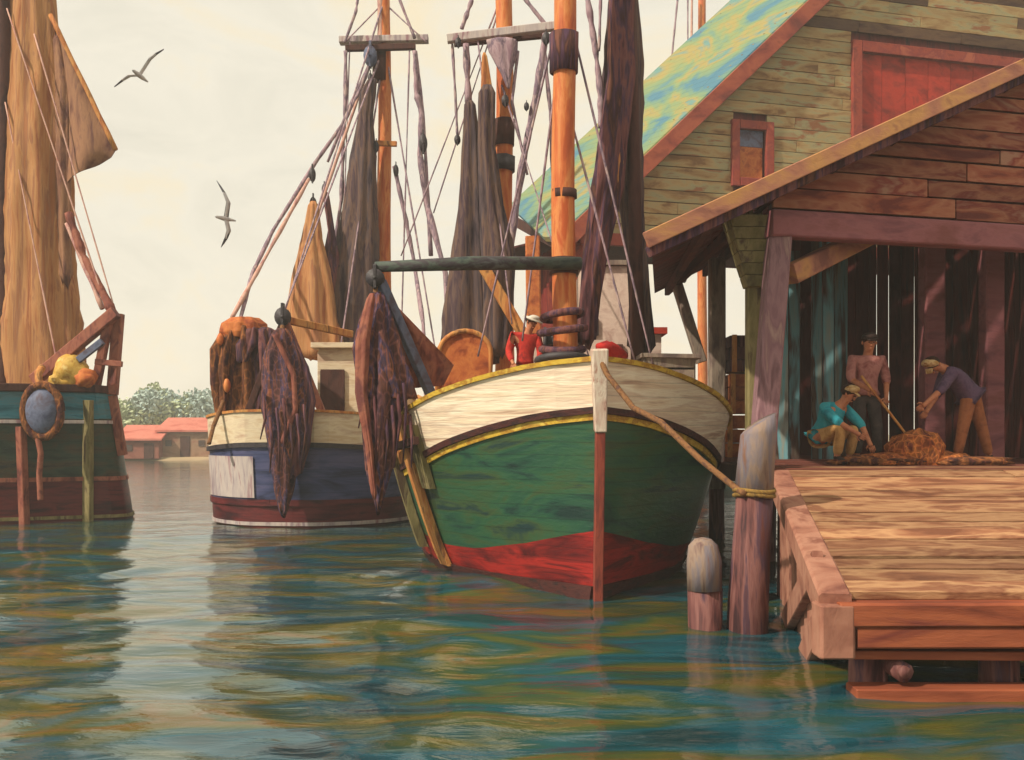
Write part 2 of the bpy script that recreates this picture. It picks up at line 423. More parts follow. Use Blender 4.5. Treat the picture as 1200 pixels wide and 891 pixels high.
    def build(self, name, mats, parent=None, org=None, fix=True):
        if parent is not None:
            o0 = ORG[parent.name]
        else:
            o0 = V(org) if org is not None else V((0, 0, 0))
        me = bpy.data.meshes.new(name)
        me.from_pydata([(p[0] - o0.x, p[1] - o0.y, p[2] - o0.z) for p in self.v], [], self.f)
        me.polygons.foreach_set('material_index', self.mi)
        me.polygons.foreach_set('use_smooth', self.smooth)
        for m in (mats if isinstance(mats, (list, tuple)) else [mats]):
            me.materials.append(m)
        if fix:
            bm = bmesh.new()
            bm.from_mesh(me)
            bmesh.ops.recalc_face_normals(bm, faces=bm.faces)
            bm.to_mesh(me)
            bm.free()
        me.update()
        o = bpy.data.objects.new(name, me)
        COL.objects.link(o)
        ORG[o.name] = o0
        if parent is not None:
            o.parent = parent
            par_mesh = parent.type == 'MESH'
            o.location = (0, 0, 0)
        else:
            o.location = o0
        return o


def tag(o, label=None, cat=None, group=None, kind=None):
    if label: o['label'] = label
    if cat: o['category'] = cat
    if group: o['group'] = group
    if kind: o['kind'] = kind
    return o


def thing(name, loc, label, cat, group=None):
    o = bpy.data.objects.new(name, None)
    COL.objects.link(o)
    o.location = loc
    o.empty_display_size = .3
    ORG[o.name] = V(loc)
    return tag(o, label, cat, group)


def lerp_table(tb, s):
    if s <= tb[0][0]:
        return tb[0][1]
    for (a, va), (b, vb) in zip(tb, tb[1:]):
        if s <= b:
            t = (s - a) / (b - a)
            return va + (vb - va) * t
    return tb[-1][1]


def smooth_table(tb, s):
    """Catmull-like smoothing of the table"""
    return sum(lerp_table(tb, s + d) * w for d, w in ((-.22, .2), (-.1, .2), (0, .2), (.1, .2), (.22, .2))) if s > .3 else lerp_table(tb, s)


class Hull:
    def __init__(self, origin, ang, L, hw_top, hw_wl, sheer, rake, draft=0.7, flare=0.75):
        self.o = V(origin)
        self.d = V((math.sin(ang), math.cos(ang), 0))
        self.r = V((math.cos(ang), -math.sin(ang), 0))
        self.L, self.ht, self.hw, self.sh, self.rake, self.draft, self.flare = L, hw_top, hw_wl, sheer, rake, draft, flare

    def sheer(self, s):
        return lerp_table(self.sh, s)

    def half(self, s, z):
        zt = self.sheer(s)
        if z >= 0:
            t = min(z / zt, 1.1)
            return smooth_table(self.hw, s) + (smooth_table(self.ht, s) - smooth_table(self.hw, s)) * t ** self.flare
        t = min(-z / self.draft, 1)
        return smooth_table(self.hw, s) * (1 - t ** 1.6) + .03

    def pt(self, s, side, z, off=0.0):
        zt = self.sheer(s)
        hw = self.half(s, z)
        k = math.exp(-s / 1.1)
        fore = self.rake * (max(z, -.6) / zt) * k
        # outward normal, roughly
        e = .05
        dh = (self.half(s + e, z) - self.half(max(s - e, 0), z)) / (e + min(e, s))
        nx, ny = 1.0, -dh
        ln = math.hypot(nx, ny)
        x = hw + off * nx / ln
        y = s - fore + off * ny / ln
        p = self.o + self.d * y + self.r * (side * x)
        return V((p.x, p.y, z))

    def stations(self, n=46):
        return [self.L * (i / (n - 1)) ** 1.55 for i in range(n)]

    def shell(self, mb, zf, off=0.0, sides=(-1, 1), st=None):
        """zf: list of functions s -> z from bottom to top"""
        st = st or self.stations()
        for sd in sides:
            mb.grid([[self.pt(s, sd, f(s), off) for f in zf] for s in st])

    def strip(self, mb, z0, z1, o0, o1, sides=(-1, 1), s0=0, s1=None, n=46):
        """a rail: closed section between heights z0(s), z1(s) and offsets o0, o1"""
        s1 = self.L if s1 is None else s1
        st = [s0 + (s1 - s0) * (i / (n - 1)) ** 1.4 for i in range(n)]
        for sd in sides:
            rows = []
            for s in st:
                a, b = z0(s), z1(s)
                rows.append([self.pt(s, sd, a, o0), self.pt(s, sd, a, o1), self.pt(s, sd, b, o1), self.pt(s, sd, b, o0)])
            mb.grid(rows, smooth=False, close=True)
            n0 = len(mb.v) - 4 * len(st)
            mb.f += [(n0, n0 + 1, n0 + 2, n0 + 3), tuple(len(mb.v) - 4 + i for i in (3, 2, 1, 0))]
            mb.mi += [mb.cur] * 2
            mb.smooth += [False] * 2

    def axis(self, s, x=0, z=0):
        p = self.o + self.d * s + self.r * x
        return V((p.x, p.y, z))


def rope(mb, pts, r, sag=0.0, n=8, seg=14):
    """rope through points with sag, as one tube"""
    out = []
    for a, b in zip(pts, pts[1:]):
        a, b = V(a), V(b)
        for i in range(seg):
            t = i / seg
            p = a.lerp(b, t)
            p.z -= sag * 4 * t * (1 - t)
            out.append(p)
    out.append(V(pts[-1]))
    mb.tube(out, r, n)
    return mb


def stay(parent, pts, r=.04, mat='rigging', sag=0.0, name='stay'):
    mb = MB()
    out = []
    for a, b in zip(pts, pts[1:]):
        a, b = V(a), V(b)
        m = 10
        for i in range(m):
            t = i / m
            p = a.lerp(b, t)
            p.z -= sag * 4 * t * (1 - t)
            out.append(p)
    out.append(V(pts[-1]))
    L = len(out)
    rad = [r * (1 + .5 * noise.noise(V((i * .45, r * 90, out[0].x)))) for i in range(L)]
    mb.tube(out, rad, 8)
    return mb.build(name, M[mat], parent)


def block_part(parent, c, r, mat='iron', h=1.5):
    mb = MB()
    c = V(c)
    for y0, y1, rr in ((-.42, -.2, .92), (-.16, .16, .8), (.2, .42, .92)):      # cheeks and sheave
        n0 = len(mb.v)
        mb.tube([c + V((0, r * y0, 0)), c + V((0, r * y1, 0))], r * rr, 14)
        mb.v[n0:] = [(x, y, c.z + (z - c.z) * h) for x, y, z in mb.v[n0:]]
    mb.tube([c + V((0, -r * .55, 0)), c + V((0, r * .55, 0))], r * .2, 8)
    mb.beam(c + V((0, 0, -r * h * 1.05)), c + V((0, 0, r * h * 1.35)), r * .3, r * 1.0, up=(0, 1, 0))
    return mb.build('block', M[mat], parent)


# ------------------------------------------------------------------ people
def skin_mesh(pts, edges, radii, sub=2, rootv=0):
    me = bpy.data.meshes.new("tmp")
    me.from_pydata([tuple(p) for p in pts], edges, [])
    o = bpy.data.objects.new("tmp", me)
    COL.objects.link(o)
    md = o.modifiers.new("s", 'SKIN')
    md.use_smooth_shade = True
    sv = me.skin_vertices[0].data
    for i, r in enumerate(radii):
        sv[i].radius = (r, r) if not isinstance(r, tuple) else r
        sv[i].use_root = (i == rootv)
    ss = o.modifiers.new("u", 'SUBSURF')
    ss.levels = sub
    ss.render_levels = sub
    dg = bpy.context.evaluated_depsgraph_get()
    ev = o.evaluated_get(dg)
    m2 = bpy.data.meshes.new_from_object(ev)
    vs = [v.co.copy() for v in m2.vertices]
    fs = [tuple(p.vertices) for p in m2.polygons]
    bpy.data.objects.remove(o)
    bpy.data.meshes.remove(me)
    bpy.data.meshes.remove(m2)
    return vs, fs


def person(loc, J, k, label, group, shirt, trouser, hat=None, hatkind='cap', look=V((0, -1, -.2)), sleeve=.6, hair=True):
    """J: joint positions relative to loc for a 1.75 m figure, k: scale"""
    root = thing('person', loc, label, 'person', group)
    L = V(loc)
    W = {n: L + V(p) * k for n, p in J.items()}
    look = V(look).normalized()
    names = ['pelvis', 'waist', 'chest', 'neck', 'headlow', 'head', 'crown']
    up = (W['head'] - W['neck']).normalized()
    W['headlow'] = W['head'] - up * .085 * k + look * .015 * k
    W['crown'] = W['head'] + up * .075 * k
    rad = {'pelvis': .10, 'waist': .092, 'chest': .118, 'neck': .062, 'headlow': .066, 'head': .092, 'crown': .066}
    for s in 'LR':
        W['palm' + s] = W['wrist' + s] + (W['wrist' + s] - W['elbow' + s]).normalized() * .07 * k
        names += [n + s for n in ('shoulder', 'elbow', 'wrist', 'palm', 'hip', 'knee', 'ankle', 'toe')]
        rad.update({'shoulder' + s: .066, 'elbow' + s: .046, 'wrist' + s: .03, 'palm' + s: .034,
                    'hip' + s: .092, 'knee' + s: .062, 'ankle' + s: .042, 'toe' + s: .036})
    idx = {n: i for i, n in enumerate(names)}
    ed = [('pelvis', 'waist'), ('waist', 'chest'), ('chest', 'neck'), ('neck', 'headlow'), ('headlow', 'head'), ('head', 'crown')]
    for s in 'LR':
        ed += [('chest', 'shoulder' + s), ('shoulder' + s, 'elbow' + s), ('elbow' + s, 'wrist' + s), ('wrist' + s, 'palm' + s),
               ('pelvis', 'hip' + s), ('hip' + s, 'knee' + s), ('knee' + s, 'ankle' + s), ('ankle' + s, 'toe' + s)]
    vs, fs = skin_mesh([W[n] for n in names], [(idx[a], idx[b]) for a, b in ed], [rad[n] * k for n in names])
    mb = MB()
    mb.add(vs, fs, True)
    # face
    side = look.cross(up).normalized()
    fwd = up.cross(side).normalized()
    if fwd.dot(look) < 0: fwd = -fwd
    h = W['head']
    mb.blob(h + fwd * .097 * k - up * .025 * k, .016 * k, .022 * k, .026 * k, 0, sub=1)
    mb.blob(h - fwd * -.08 * k - up * .075 * k, .026 * k, .02 * k, .009 * k, 0, sub=1)
    for q in (-1, 1):
        mb.blob(h + side * q * .092 * k - up * .02 * k, .015 * k, .02 * k, .03 * k, 0, sub=1)
    # hands: four fingers and a thumb
    for s in 'LR':
        d = (W['palm' + s] - W['wrist' + s]).normalized()
        sx = d.cross(V((0.2, 1, .1))).normalized()
        pn = d.cross(sx)
        if pn.z > 0: pn = -pn
        for f in range(4):
            b = W['palm' + s] + sx * (f - 1.5) * .02 * k
            ln = (.07, .082, .078, .06)[f] * k
            mb.tube([b, b + d * ln * .45, b + d * ln * .8 + pn * ln * .3, b + d * ln * .85 + pn * ln * .65], [.0105 * k, .010 * k, .009 * k, .006 * k], 7)
        b = W['palm' + s] - sx * .03 * k - d * .03 * k
        mb.tube([b, b - sx * .03 * k + d * .02 * k + pn * .012 * k, b - sx * .034 * k + d * .05 * k + pn * .03 * k], [.012 * k, .011 * k, .007 * k], 7)
    body = mb.build('body', M['skin'], root)
    # eyes
    for q in (-1, 1):
        e = MB(); e.blob(h + fwd * .086 * k + side * q * .032 * k + up * .008 * k, .011 * k, .008 * k, .008 * k, 0, sub=1)
        e.build('eye', M['boot'], root)
    # shirt
    nm = ['waist', 'chest', 'neck', 'pelvis']
    ix = {n: i for i, n in enumerate(nm)}
    pts = [W['waist'], W['chest'], W['chest'].lerp(W['neck'], .72), W['pelvis'].lerp(W['waist'], .15)]
    rr = [.15, .17, .085, .16]
    e2 = [(0, 1), (1, 2), (0, 3)]
    for s in 'LR':
        n0 = len(pts)
        pts += [W['shoulder' + s], W['elbow' + s], W['elbow' + s].lerp(W['wrist' + s], sleeve)]
        rr += [.088, .064, .05]
        e2 += [(1, n0), (n0, n0 + 1), (n0 + 1, n0 + 2)]
    vs, fs = skin_mesh(pts, e2, [r * k for r in rr])
    MB().add(vs, fs, True).build('shirt', M[shirt], root)
    # trousers
    pts = [W['pelvis'], W['pelvis'].lerp(W['waist'], .5)]
    rr = [.142, .134]
    e2 = [(0, 1)]
    for s in 'LR':
        n0 = len(pts)
        pts += [W['hip' + s], W['knee' + s], W['ankle' + s].lerp(W['knee' + s], .1)]
        rr += [.112, .08, .064]
        e2 += [(0, n0), (n0, n0 + 1), (n0 + 1, n0 + 2)]
    vs, fs = skin_mesh(pts, e2, [r * k for r in rr])
    MB().add(vs, fs, True).build('trousers', M[trouser], root)
    for s in 'LR':
        b = MB()
        a, t = W['ankle' + s], W['toe' + s]
        vs, fs = skin_mesh([a + V((0, 0, .06 * k)), a, a.lerp(t, .5), t], [(0, 1), (1, 2), (2, 3)], [.052 * k, .055 * k, .046 * k, .042 * k], 1)
        b.add(vs, fs, True).build('boot', M['boot'], root)
    # hair and headgear
    if hair:
        hb = MB()
        hb.blob(h + up * .03 * k - fwd * .022 * k, .1 * k, .1 * k, .085 * k, .08, seed=loc[0])
        hb.build('hair', M['hair'], root)
    if hat:
        hb = MB()
        c = h + up * .058 * k
        hb.blob(c, .108 * k, .112 * k, .06 * k, .1, seed=2)
        if hatkind == 'cap':
            bc = h + up * .046 * k + fwd * .072 * k
            hb.add([bc + side * .07 * k, bc - side * .07 * k, bc - side * .05 * k + fwd * .065 * k - up * .01 * k, bc + side * .05 * k + fwd * .065 * k - up * .01 * k,
                    bc + side * .07 * k + up * .012 * k, bc - side * .07 * k + up * .012 * k, bc - side * .05 * k + fwd * .065 * k, bc + side * .05 * k + fwd * .065 * k],
                   [(3, 2, 1, 0), (4, 5, 6, 7), (0, 1, 5, 4), (1, 2, 6, 5), (2, 3, 7, 6), (3, 0, 4, 7)], False)
        else:
            ring = []
            for (rd, dz) in ((.09, .0), (.175, -.012), (.175, -.002), (.09, .02)):
                ring.append([h + up * (.05 + dz) * k + side * math.cos(t * math.pi / 12) * rd * k + fwd * math.sin(t * math.pi / 12) * rd * k for t in range(24)])
            hb.grid(ring, True, True)
        hb.build('hat' if hatkind != 'cap' else 'cap', M[hat], root)
    return root, W


# ------------------------------------------------------------------ water
def make_water():
    rng = np.random.RandomState(5)
    ys = [-60, -20, -5, 0, 2]
    y = 2.6
    while y < 30:
        ys.append(y); y += max(.035, y * .0075)
    while y < 400:
        ys.append(y); y *= 1.035
    ys.append(900)
    xs = list(np.arange(-13, 9.01, .06))
    x = 9.06; st = .08
    while x < 500:
        xs.append(x); st *= 1.09; x += st
    x = -13.06; st = .08; left = []
    while x > -500:
        left.append(x); st *= 1.09; x -= st
    xs = left[::-1] + xs
    X, Y = np.meshgrid(np.array(xs), np.array(ys))
    Z = np.zeros_like(X)
    wx = X + .35 * np.sin(Y * .9 + X * .35) + .2 * np.sin(X * 1.7 - Y * .6)
    wy = Y + .30 * np.sin(X * .8 + 1.3) + .22 * np.sin(X * 1.9 + Y * .5)
    for i in range(22):
        lam = .62 * (1.11 ** i)
        lam = min(lam, 5.0)
        a = rng.normal(0, .55)
        kx, ky = math.sin(a) * 2 * math.pi / lam, math.cos(a) * 2 * math.pi / lam
        amp = .0066 * lam ** .9
        env = .55 + .45 * np.sin(X * (.5 + .1 * i % 1) + i) * np.sin(Y * .37 + i * 2.1)
        Z += amp * env * np.sin(kx * wx + ky * wy + rng.uniform(0, 6.28)) * (lam > .0 * Y)
    Z *= np.maximum(np.exp(-np.maximum(Y - 15, 0) / 11), .22)
    Z -= .0
    m, n = X.shape
    vs = np.stack([X.ravel(), Y.ravel(), Z.ravel()], 1)
    ii = (np.arange(m - 1)[:, None] * n + np.arange(n - 1)[None, :]).ravel()
    fs = np.stack([ii, ii + 1, ii + n + 1, ii + n], 1)
    me = bpy.data.meshes.new('water')
    me.from_pydata(vs.tolist(), [], fs.tolist())
    me.polygons.foreach_set('use_smooth', [True] * len(fs))
    mt = bpy.data.materials.new('harbour_water')
    mt.use_nodes = True
    nt = mt.node_tree
    b = nt.nodes["Principled BSDF"]
    b.inputs["Roughness"].default_value = .07
    b.inputs["IOR"].default_value = 1.52
    b.inputs["Specular IOR Level"].default_value = .5
    tc = nt.nodes.new("ShaderNodeTexCoord")
    mp = nt.nodes.new("ShaderNodeMapping"); mp.inputs["Scale"].default_value = (.34, 1.05, 1)
    nz = nt.nodes.new("ShaderNodeTexNoise"); nz.inputs["Scale"].default_value = 1.2
    nz.inputs["Detail"].default_value = 3; nz.inputs["Distortion"].default_value = 1.0
    nz.inputs["Roughness"].default_value = .5
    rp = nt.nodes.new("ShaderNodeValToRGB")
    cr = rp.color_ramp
    cs = [(.33, (.006, .032, .040)), (.44, (.012, .074, .100)), (.52, (.022, .056, .036)), (.58, (.075, .078, .016)), (.635, (.115, .070, .018)), (.66, (.045, .070, .03)), (.74, (.020, .100, .150))]  # ochre stop stands in for orange mast reflections, put into the base colour
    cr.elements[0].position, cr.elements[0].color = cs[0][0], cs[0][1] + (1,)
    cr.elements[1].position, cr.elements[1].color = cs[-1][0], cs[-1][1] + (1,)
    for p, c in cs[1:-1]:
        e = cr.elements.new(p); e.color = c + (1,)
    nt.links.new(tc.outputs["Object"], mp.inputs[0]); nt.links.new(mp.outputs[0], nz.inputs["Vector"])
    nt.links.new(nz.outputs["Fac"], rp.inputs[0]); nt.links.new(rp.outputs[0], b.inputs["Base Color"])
    mp2 = nt.nodes.new("ShaderNodeMapping"); mp2.inputs["Scale"].default_value = (1.6, 4.5, 1)
    n2 = nt.nodes.new("ShaderNodeTexNoise"); n2.inputs["Scale"].default_value = 1.0; n2.inputs["Detail"].default_value = 5
    n2.inputs["Distortion"].default_value = .7
    bp = nt.nodes.new("ShaderNodeBump"); bp.inputs["Strength"].default_value = .34; bp.inputs["Distance"].default_value = .05
    nt.links.new(tc.outputs["Object"], mp2.inputs[0]); nt.links.new(mp2.outputs[0], n2.inputs["Vector"])
    nt.links.new(n2.outputs["Fac"], bp.inputs["Height"]); nt.links.new(bp.outputs[0], b.inputs["Normal"])
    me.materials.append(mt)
    o = bpy.data.objects.new('water', me)
    COL.objects.link(o)
    tag(o, 'dark teal and olive harbour water broken by ripples', None, None, 'structure')
    return o


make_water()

# ------------------------------------------------------------------ far shore
mb = MB()
rows = []
for i in range(61):
    x = -160 + i * 6
    rows.append([V((x, 84 + 1.5 * noise.noise(V((x * .1, 0, 0))), -.3)), V((x, 85, .25)), V((x, 90, .55)),
                 V((x, 140, 1.2 + .8 * noise.noise(V((x * .05, 3, 0))))), V((x, 300, 2.2)), V((x, 1200, 2.5))])
mb.grid(rows)
tag(mb.build('shore', M['land']), 'low far shore across the harbour', None, None, 'structure')


def shed(px0, px1, py_eave, py_ridge, Y, depth, wall, label):
    a, b = P(px0, py_eave, Y), P(px1, py_eave, Y)
    zr = P(0, py_ridge, Y).z
    base = .15
    root = thing('harbour_shed', ((a.x + b.x) / 2, Y, base), label, 'shed', 'small red roofed sheds on the far shore')
    m = MB()
    m.quadbox([(a.x, Y, base), (b.x, Y, base), (b.x, Y, a.z), (a.x, Y, a.z)], (0, depth, 0))
    m.quadbox([(a.x, Y, a.z), (a.x, Y + depth, a.z), (a.x, Y + depth / 2, zr - .05)], (.15, 0, 0))
    m.quadbox([(b.x - .15, Y, a.z), (b.x - .15, Y + depth, a.z), (b.x - .15, Y + depth / 2, zr - .05)], (.15, 0, 0))
    m.build('wall', M[wall], root)
    m = MB()
    e = .35
    for (y0, y1) in ((Y - e, Y + depth / 2), (Y + depth + e, Y + depth / 2)):
        z0 = a.z - .1
        m.quadbox([(a.x - e, y0, z0), (b.x + e, y0, z0), (b.x + e, y1, zr), (a.x - e, y1, zr)], (0, 0, .16))
    m.build('roof', M['coralroof'], root)
    nw = max(2, int((b.x - a.x) / 1.3))
    for i in range(nw):
        x = a.x + (b.x - a.x) * (i + .5) / nw
        m = MB()
        if i == nw // 2:
            m.beam((x, Y - .03, base), (x, Y - .03, base + (a.z - base) * .8), .8, .08, up=(0, 1, 0))
            m.build('door', M['dkwood'], root)
        else:
            m.beam((x - .25, Y - .03, base + (a.z - base) * .55), (x + .25, Y - .03, base + (a.z - base) * .55), .08, .5)
            m.build('window', M['darkglass'], root)
    return root


shed(140, 186, 515, 500, 84.5, 5, 'brickbrown', 'lower brick brown shed with faded coral roof on the far shore')
shed(188, 246, 505, 491, 85.5, 6, 'tanwall', 'taller tan brown shed with bright coral roof on the far shore')


def tree(c, h, r, mat, label, seed, n=1500):
    rnd = random.Random(seed)
    root = thing('shore_tree', c, label, 'tree', 'trees behind the far shore sheds')
    c = V(c)
    m = MB()
    m.tube([c, c + V((.1, 0, h * .3)), c + V((-.1, .1, h * .62))], [.3, .22, .1], 8)
    for k in range(5):
        a = k * 1.3 + seed
        b = c + V((0, 0, h * (.28 + .06 * k)))
        m.tube([b, b + V((math.cos(a) * r * .6, math.sin(a) * r * .6, h * .2))], [.12, .04], 6)
    m.build('trunk', M['bark'], root)
    m = MB()
    cl = [(V((rnd.uniform(-.6, .6) * r, rnd.uniform(-.5, .5) * r, h * rnd.uniform(.38, .84))), r * rnd.uniform(.32, .5)) for _ in range(13)]
    for _ in range(n):
        q, rr = rnd.choice(cl)
        d = V((rnd.gauss(0, 1), rnd.gauss(0, 1), rnd.gauss(0, 1))).normalized() * rr * rnd.uniform(.55, 1.05)
        p = c + q + d
        s = rnd.uniform(.16, .34)
        u = V((rnd.gauss(0, 1), rnd.gauss(0, 1), rnd.gauss(0, 1))).normalized()
        w = u.orthogonal().normalized()
        m.add([p - u * s, p + w * s * .6, p + u * s, p - w * s * .6], [(0, 1, 2, 3)])
    m.build('crown', M[mat], root, fix=False)


for (px, py, r, mt, lb) in ((158, 466, 2.6, 'leaf_a', 'sage green tree behind the lower brick brown shed'),
                            (178, 456, 2.6, 'leaf_b', 'blue grey tree between the two sheds'),
                            (200, 447, 3.3, 'leaf_a', 'tallest sage green round tree behind the taller shed'),
                            (228, 459, 3.0, 'leaf_b', 'pale blue green tree behind the taller shed, nearest the dark blue boat')):
    Y = 104 + (px % 7)
    q = P(px, py, Y)
    tree((q.x, Y, .8), q.z - .8, r * 1.15, mt, lb, px, 2600)


# ------------------------------------------------------------------ wharf
FZ = 1.68                                  # floor of the wharf
EDGE0, EDGE1 = V((2.6, 8.2, .84)), V((3.45, 13.1, FZ - .03))


def edge_at(y):
    t = (y - EDGE0.y) / (EDGE1.y - EDGE0.y)
    return EDGE0.lerp(EDGE1, t)


def front_y(x):                            # the shed's front wall line
    return 13.15 + .27 * (x - 3.45)


WH = thing('wharf', (6, 13, 0), 'weathered wooden wharf with sloping planked apron on piles beside the green boat', 'wharf')
m = MB()
y = 8.2
while y < 13.25:
    w = random.uniform(.26, .40)
    y1 = y + w
    a, b = edge_at(y), edge_at(y1)
    ext = random.uniform(-.06, .05)
    zz = random.uniform(-.008, .012)
    for (xa, xb) in ((a.x + ext, 6.3 + random.uniform(-.5, .5)), (None, 10.5)):
        if xa is None: xa = lastx + .012
        pa = V((xa, (y + y1) / 2, (a.z + b.z) / 2 - .035 + zz)); pb = V((xb, (y + y1) / 2, (a.z + b.z) / 2 - .035 + zz + random.uniform(-.01, .01)))
        m.beam(pa, pb, w - random.choice((.02, .03, .035, .06)), .07, up=V((0, -.17, 1)), jit=.006)
        lastx = xb
    y = y1
m.build('apron_planks', M['ramp'], WH)
# floor boards inside the shed and on down the quay
m = MB()
y = 13.12
while y < 30:
    w = random.uniform(.28, .36)
    yc = y + w / 2
    x0 = 3.5 if y < 14.2 else 3.98
    if yc > 24.8: x0 = 1.6
    # clip to the slanting front line
    xmax = 3.45 + (y - 13.15) / .27
    xb = min(14.0, xmax) if y < 16 else 14.0
    if xb > x0 + .1:
        m.beam((x0, yc, FZ - .04 + random.uniform(-.004, .004)), (xb, yc, FZ - .04), w - .012, .08)
    # strip in front of the slanting wall belongs to the apron landing
    if y < 16 and xb < 14:
        m.beam((xb + .01, yc, FZ - .045), (14.0, yc, FZ - .045), w - .012, .08)
    y += w
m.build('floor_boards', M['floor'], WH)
m = MB()
m.beam(EDGE0 + V((-.03, -.05, -.12)), EDGE1 + V((-.03, 0, -.12)), .26, .26)
m.build('edge_timber', M['pinkwood'], WH)
# boards closing the left side down to the water
m = MB()
for i in range(11):
    y0 = 9.75 + i * .31
    e = edge_at(y0 + .15)
    lean = random.uniform(-.03, .03)
    m.beam((e.x + .02, y0 + .15 + lean, e.z - .25), (e.x + .04, y0 + .15, -.4), .06, .295, up=V((0, 1, 0)))
m.build('side_planking', M['pinkwood'], WH)
m = MB()
m.beam((2.66, 8.55, .66), (3.0, 10.6, -.35), .14, .3)
m.beam((2.72, 9.1, .95), (3.1, 11.6, -.05), .1, .26)
m.build('side_brace', M['pinkwood'], WH)
for (z0, yy, h, tilt, mt) in ((.69, 8.16, .19, 0.0, 'rustwood'), (.50, 8.19, .17, .02, 'rustwood'), (.355, 8.3, .07, -.07, 'rustwood'), (.03, 8.22, .13, -.03, 'rustwood')):
    m = MB()
    m.beam((2.58 if z0 > .5 else 2.72, yy, z0), (10, yy, z0 + tilt), .26, h, jit=.01)
    m.build('waler', M[mt], WH)
m = MB()
m.beam((2.56, 8.16, .76), (2.56, 8.16, .34), .28, .26, up=(0, 1, 0))
m.build('corner_block', M['pinkwood'], WH)
for (x, yy) in ((2.95, 8.5), (4.1, 8.6), (5.6, 8.5), (3.3, 10.6), (5.2, 10.6), (7.2, 10.2), (3.7, 12.9), (5.9, 13.4), (8.4, 14), (4.2, 17), (4.2, 21), (3.2, 25.5)):
    m = MB()
    top = min(FZ, .84 + (yy - 8.2) * .17) - .1
    m.tube([(x, yy, -1), (x + random.uniform(-.04, .04), yy, top)], [.17, .15], 12, wob=.15)
    m.build('support_pile', M['pile'], WH)
for x in (3.12, 4.75):                     # bolt ends between the walers
    m = MB()
    m.tube([(x, 8.16, .215), (x, 8.6, .215)], .085, 10, wob=.3)
    m.tube([(x, 8.12, .215), (x, 8.17, .215)], .05, 8)
    m.build('pile_stub', M['pile'], WH)
m = MB()
m.beam((4.0, 14.3, FZ - .24), (4.0, 29, FZ - .24), .22, .3)
m.beam((3.52, 13.2, FZ - .24), (3.52, 14.2, FZ - .24), .22, .3)
m.build('quay_beam', M['dkwood'], WH)

# two mooring piles
T = thing('mooring_pile', (2.62, 11.0, 0), 'tall mooring pile with pale cut head and ochre rope at the wharf corner', 'pile')
m = MB()
m.tube([(2.50, 11.0, -1.2), (2.53, 11, .3), (2.60, 11.0, 1.45)], [.235, .215, .195], 18, wob=.16)
m.build('shaft', M['pile'], T)
m = MB()
m.tube([(2.60, 11.0, 1.44), (2.65, 11.0, 2.12), (2.66, 11.0, 2.22)], [.198, .185, .18], 18, wob=.14)
m.v = [(x, y, z + (max(0, z - 2.1) / .12) * (x - 2.62) * .75) for x, y, z in m.v]
m.build('head', M['pilehead'], T)
m = MB()
for i in range(2):
    z = 1.46 + i * .045
    pts = [V((2.60 + math.cos(t * math.pi / 10) * .21, 11.0 + math.sin(t * math.pi / 10) * .21, z + .012 * math.sin(t * .6 + i))) for t in range(21)]
    m.tube(pts, .024, 8, caps=False)
m.build('rope_turns', M['ropeochre'], T)
T = thing('mooring_pile', (2.06, 11.0, 0), 'short pale topped pile standing in the water by the red bow', 'pile')
m = MB()
m.tube([(2.08, 11, -1.2), (2.07, 11, .45)], [.175, .18], 16, wob=.15)
m.build('shaft', M['pile'], T)
m = MB()
m.tube([(2.07, 11, .44), (2.06, 11, .75), (2.05, 11, .92), (2.05, 11, .985), (2.05, 11, 1.0)], [.19, .185, .155, .09, .02], 16, wob=.12)
m.build('head', M['pilehead'], T)

# ------------------------------------------------------------------ open wharf shed
S = thing('wharf_shed', (6, 14, FZ), 'open fronted lean-to shed of brown boards with gold edged roof on the wharf', 'shed')


def roof_z(x): return 4.45 + .5 * (x - 1.7)


XR = 9.4
# posts
m = MB(); m.beam((2.98, 13.1, -1.0), (3.46, 13.2, 4.95), .29, .28, up=(0, 1, 0)); m.build('corner_post', M['lilac'], S)
m = MB(); m.beam((3.60, 13.35, -.8), (3.62, 13.35, 1.5), .26, .24, up=(0, 1, 0)); m.build('corner_post', M['pile'], S)
for (x, yy, w, mt) in ((3.24, 13.72, .2, 'olive'), (3.88, 19.4, .29, 'greywood')):
    m = MB(); m.beam((x, yy, FZ - .6), (x, yy, roof_z(x) - .1), w, w, up=(0, 1, 0)); m.build('post', M[mt], S)
for (px, yy, w) in ((1092, 17.0, .34), (1162, 16.3, .30)):
    x = (px - 600) / 1200 * yy
    m = MB(); m.beam((x, yy, FZ), (x, yy, roof_z(x) - .15), w, w, up=(0, 1, 0)); m.build('post', M['beam_plum'], S)
# Y braces at the back post
m = MB(); m.beam(P(822, 425, 20.4), P(778, 285, 20.4), .2, .22, up=(0, 1, 0)); m.build('brace', M['greywood'], S)
m = MB(); m.beam(P(799, 330, 20.6), P(816, 282, 20.6), .15, .18, up=(0, 1, 0)); m.build('brace', M['greywood'], S)
m = MB(); m.beam(P(926, 322, 13.3), P(1042, 264, 14.6), .2, .26); m.build('brace', M['rake'], S)
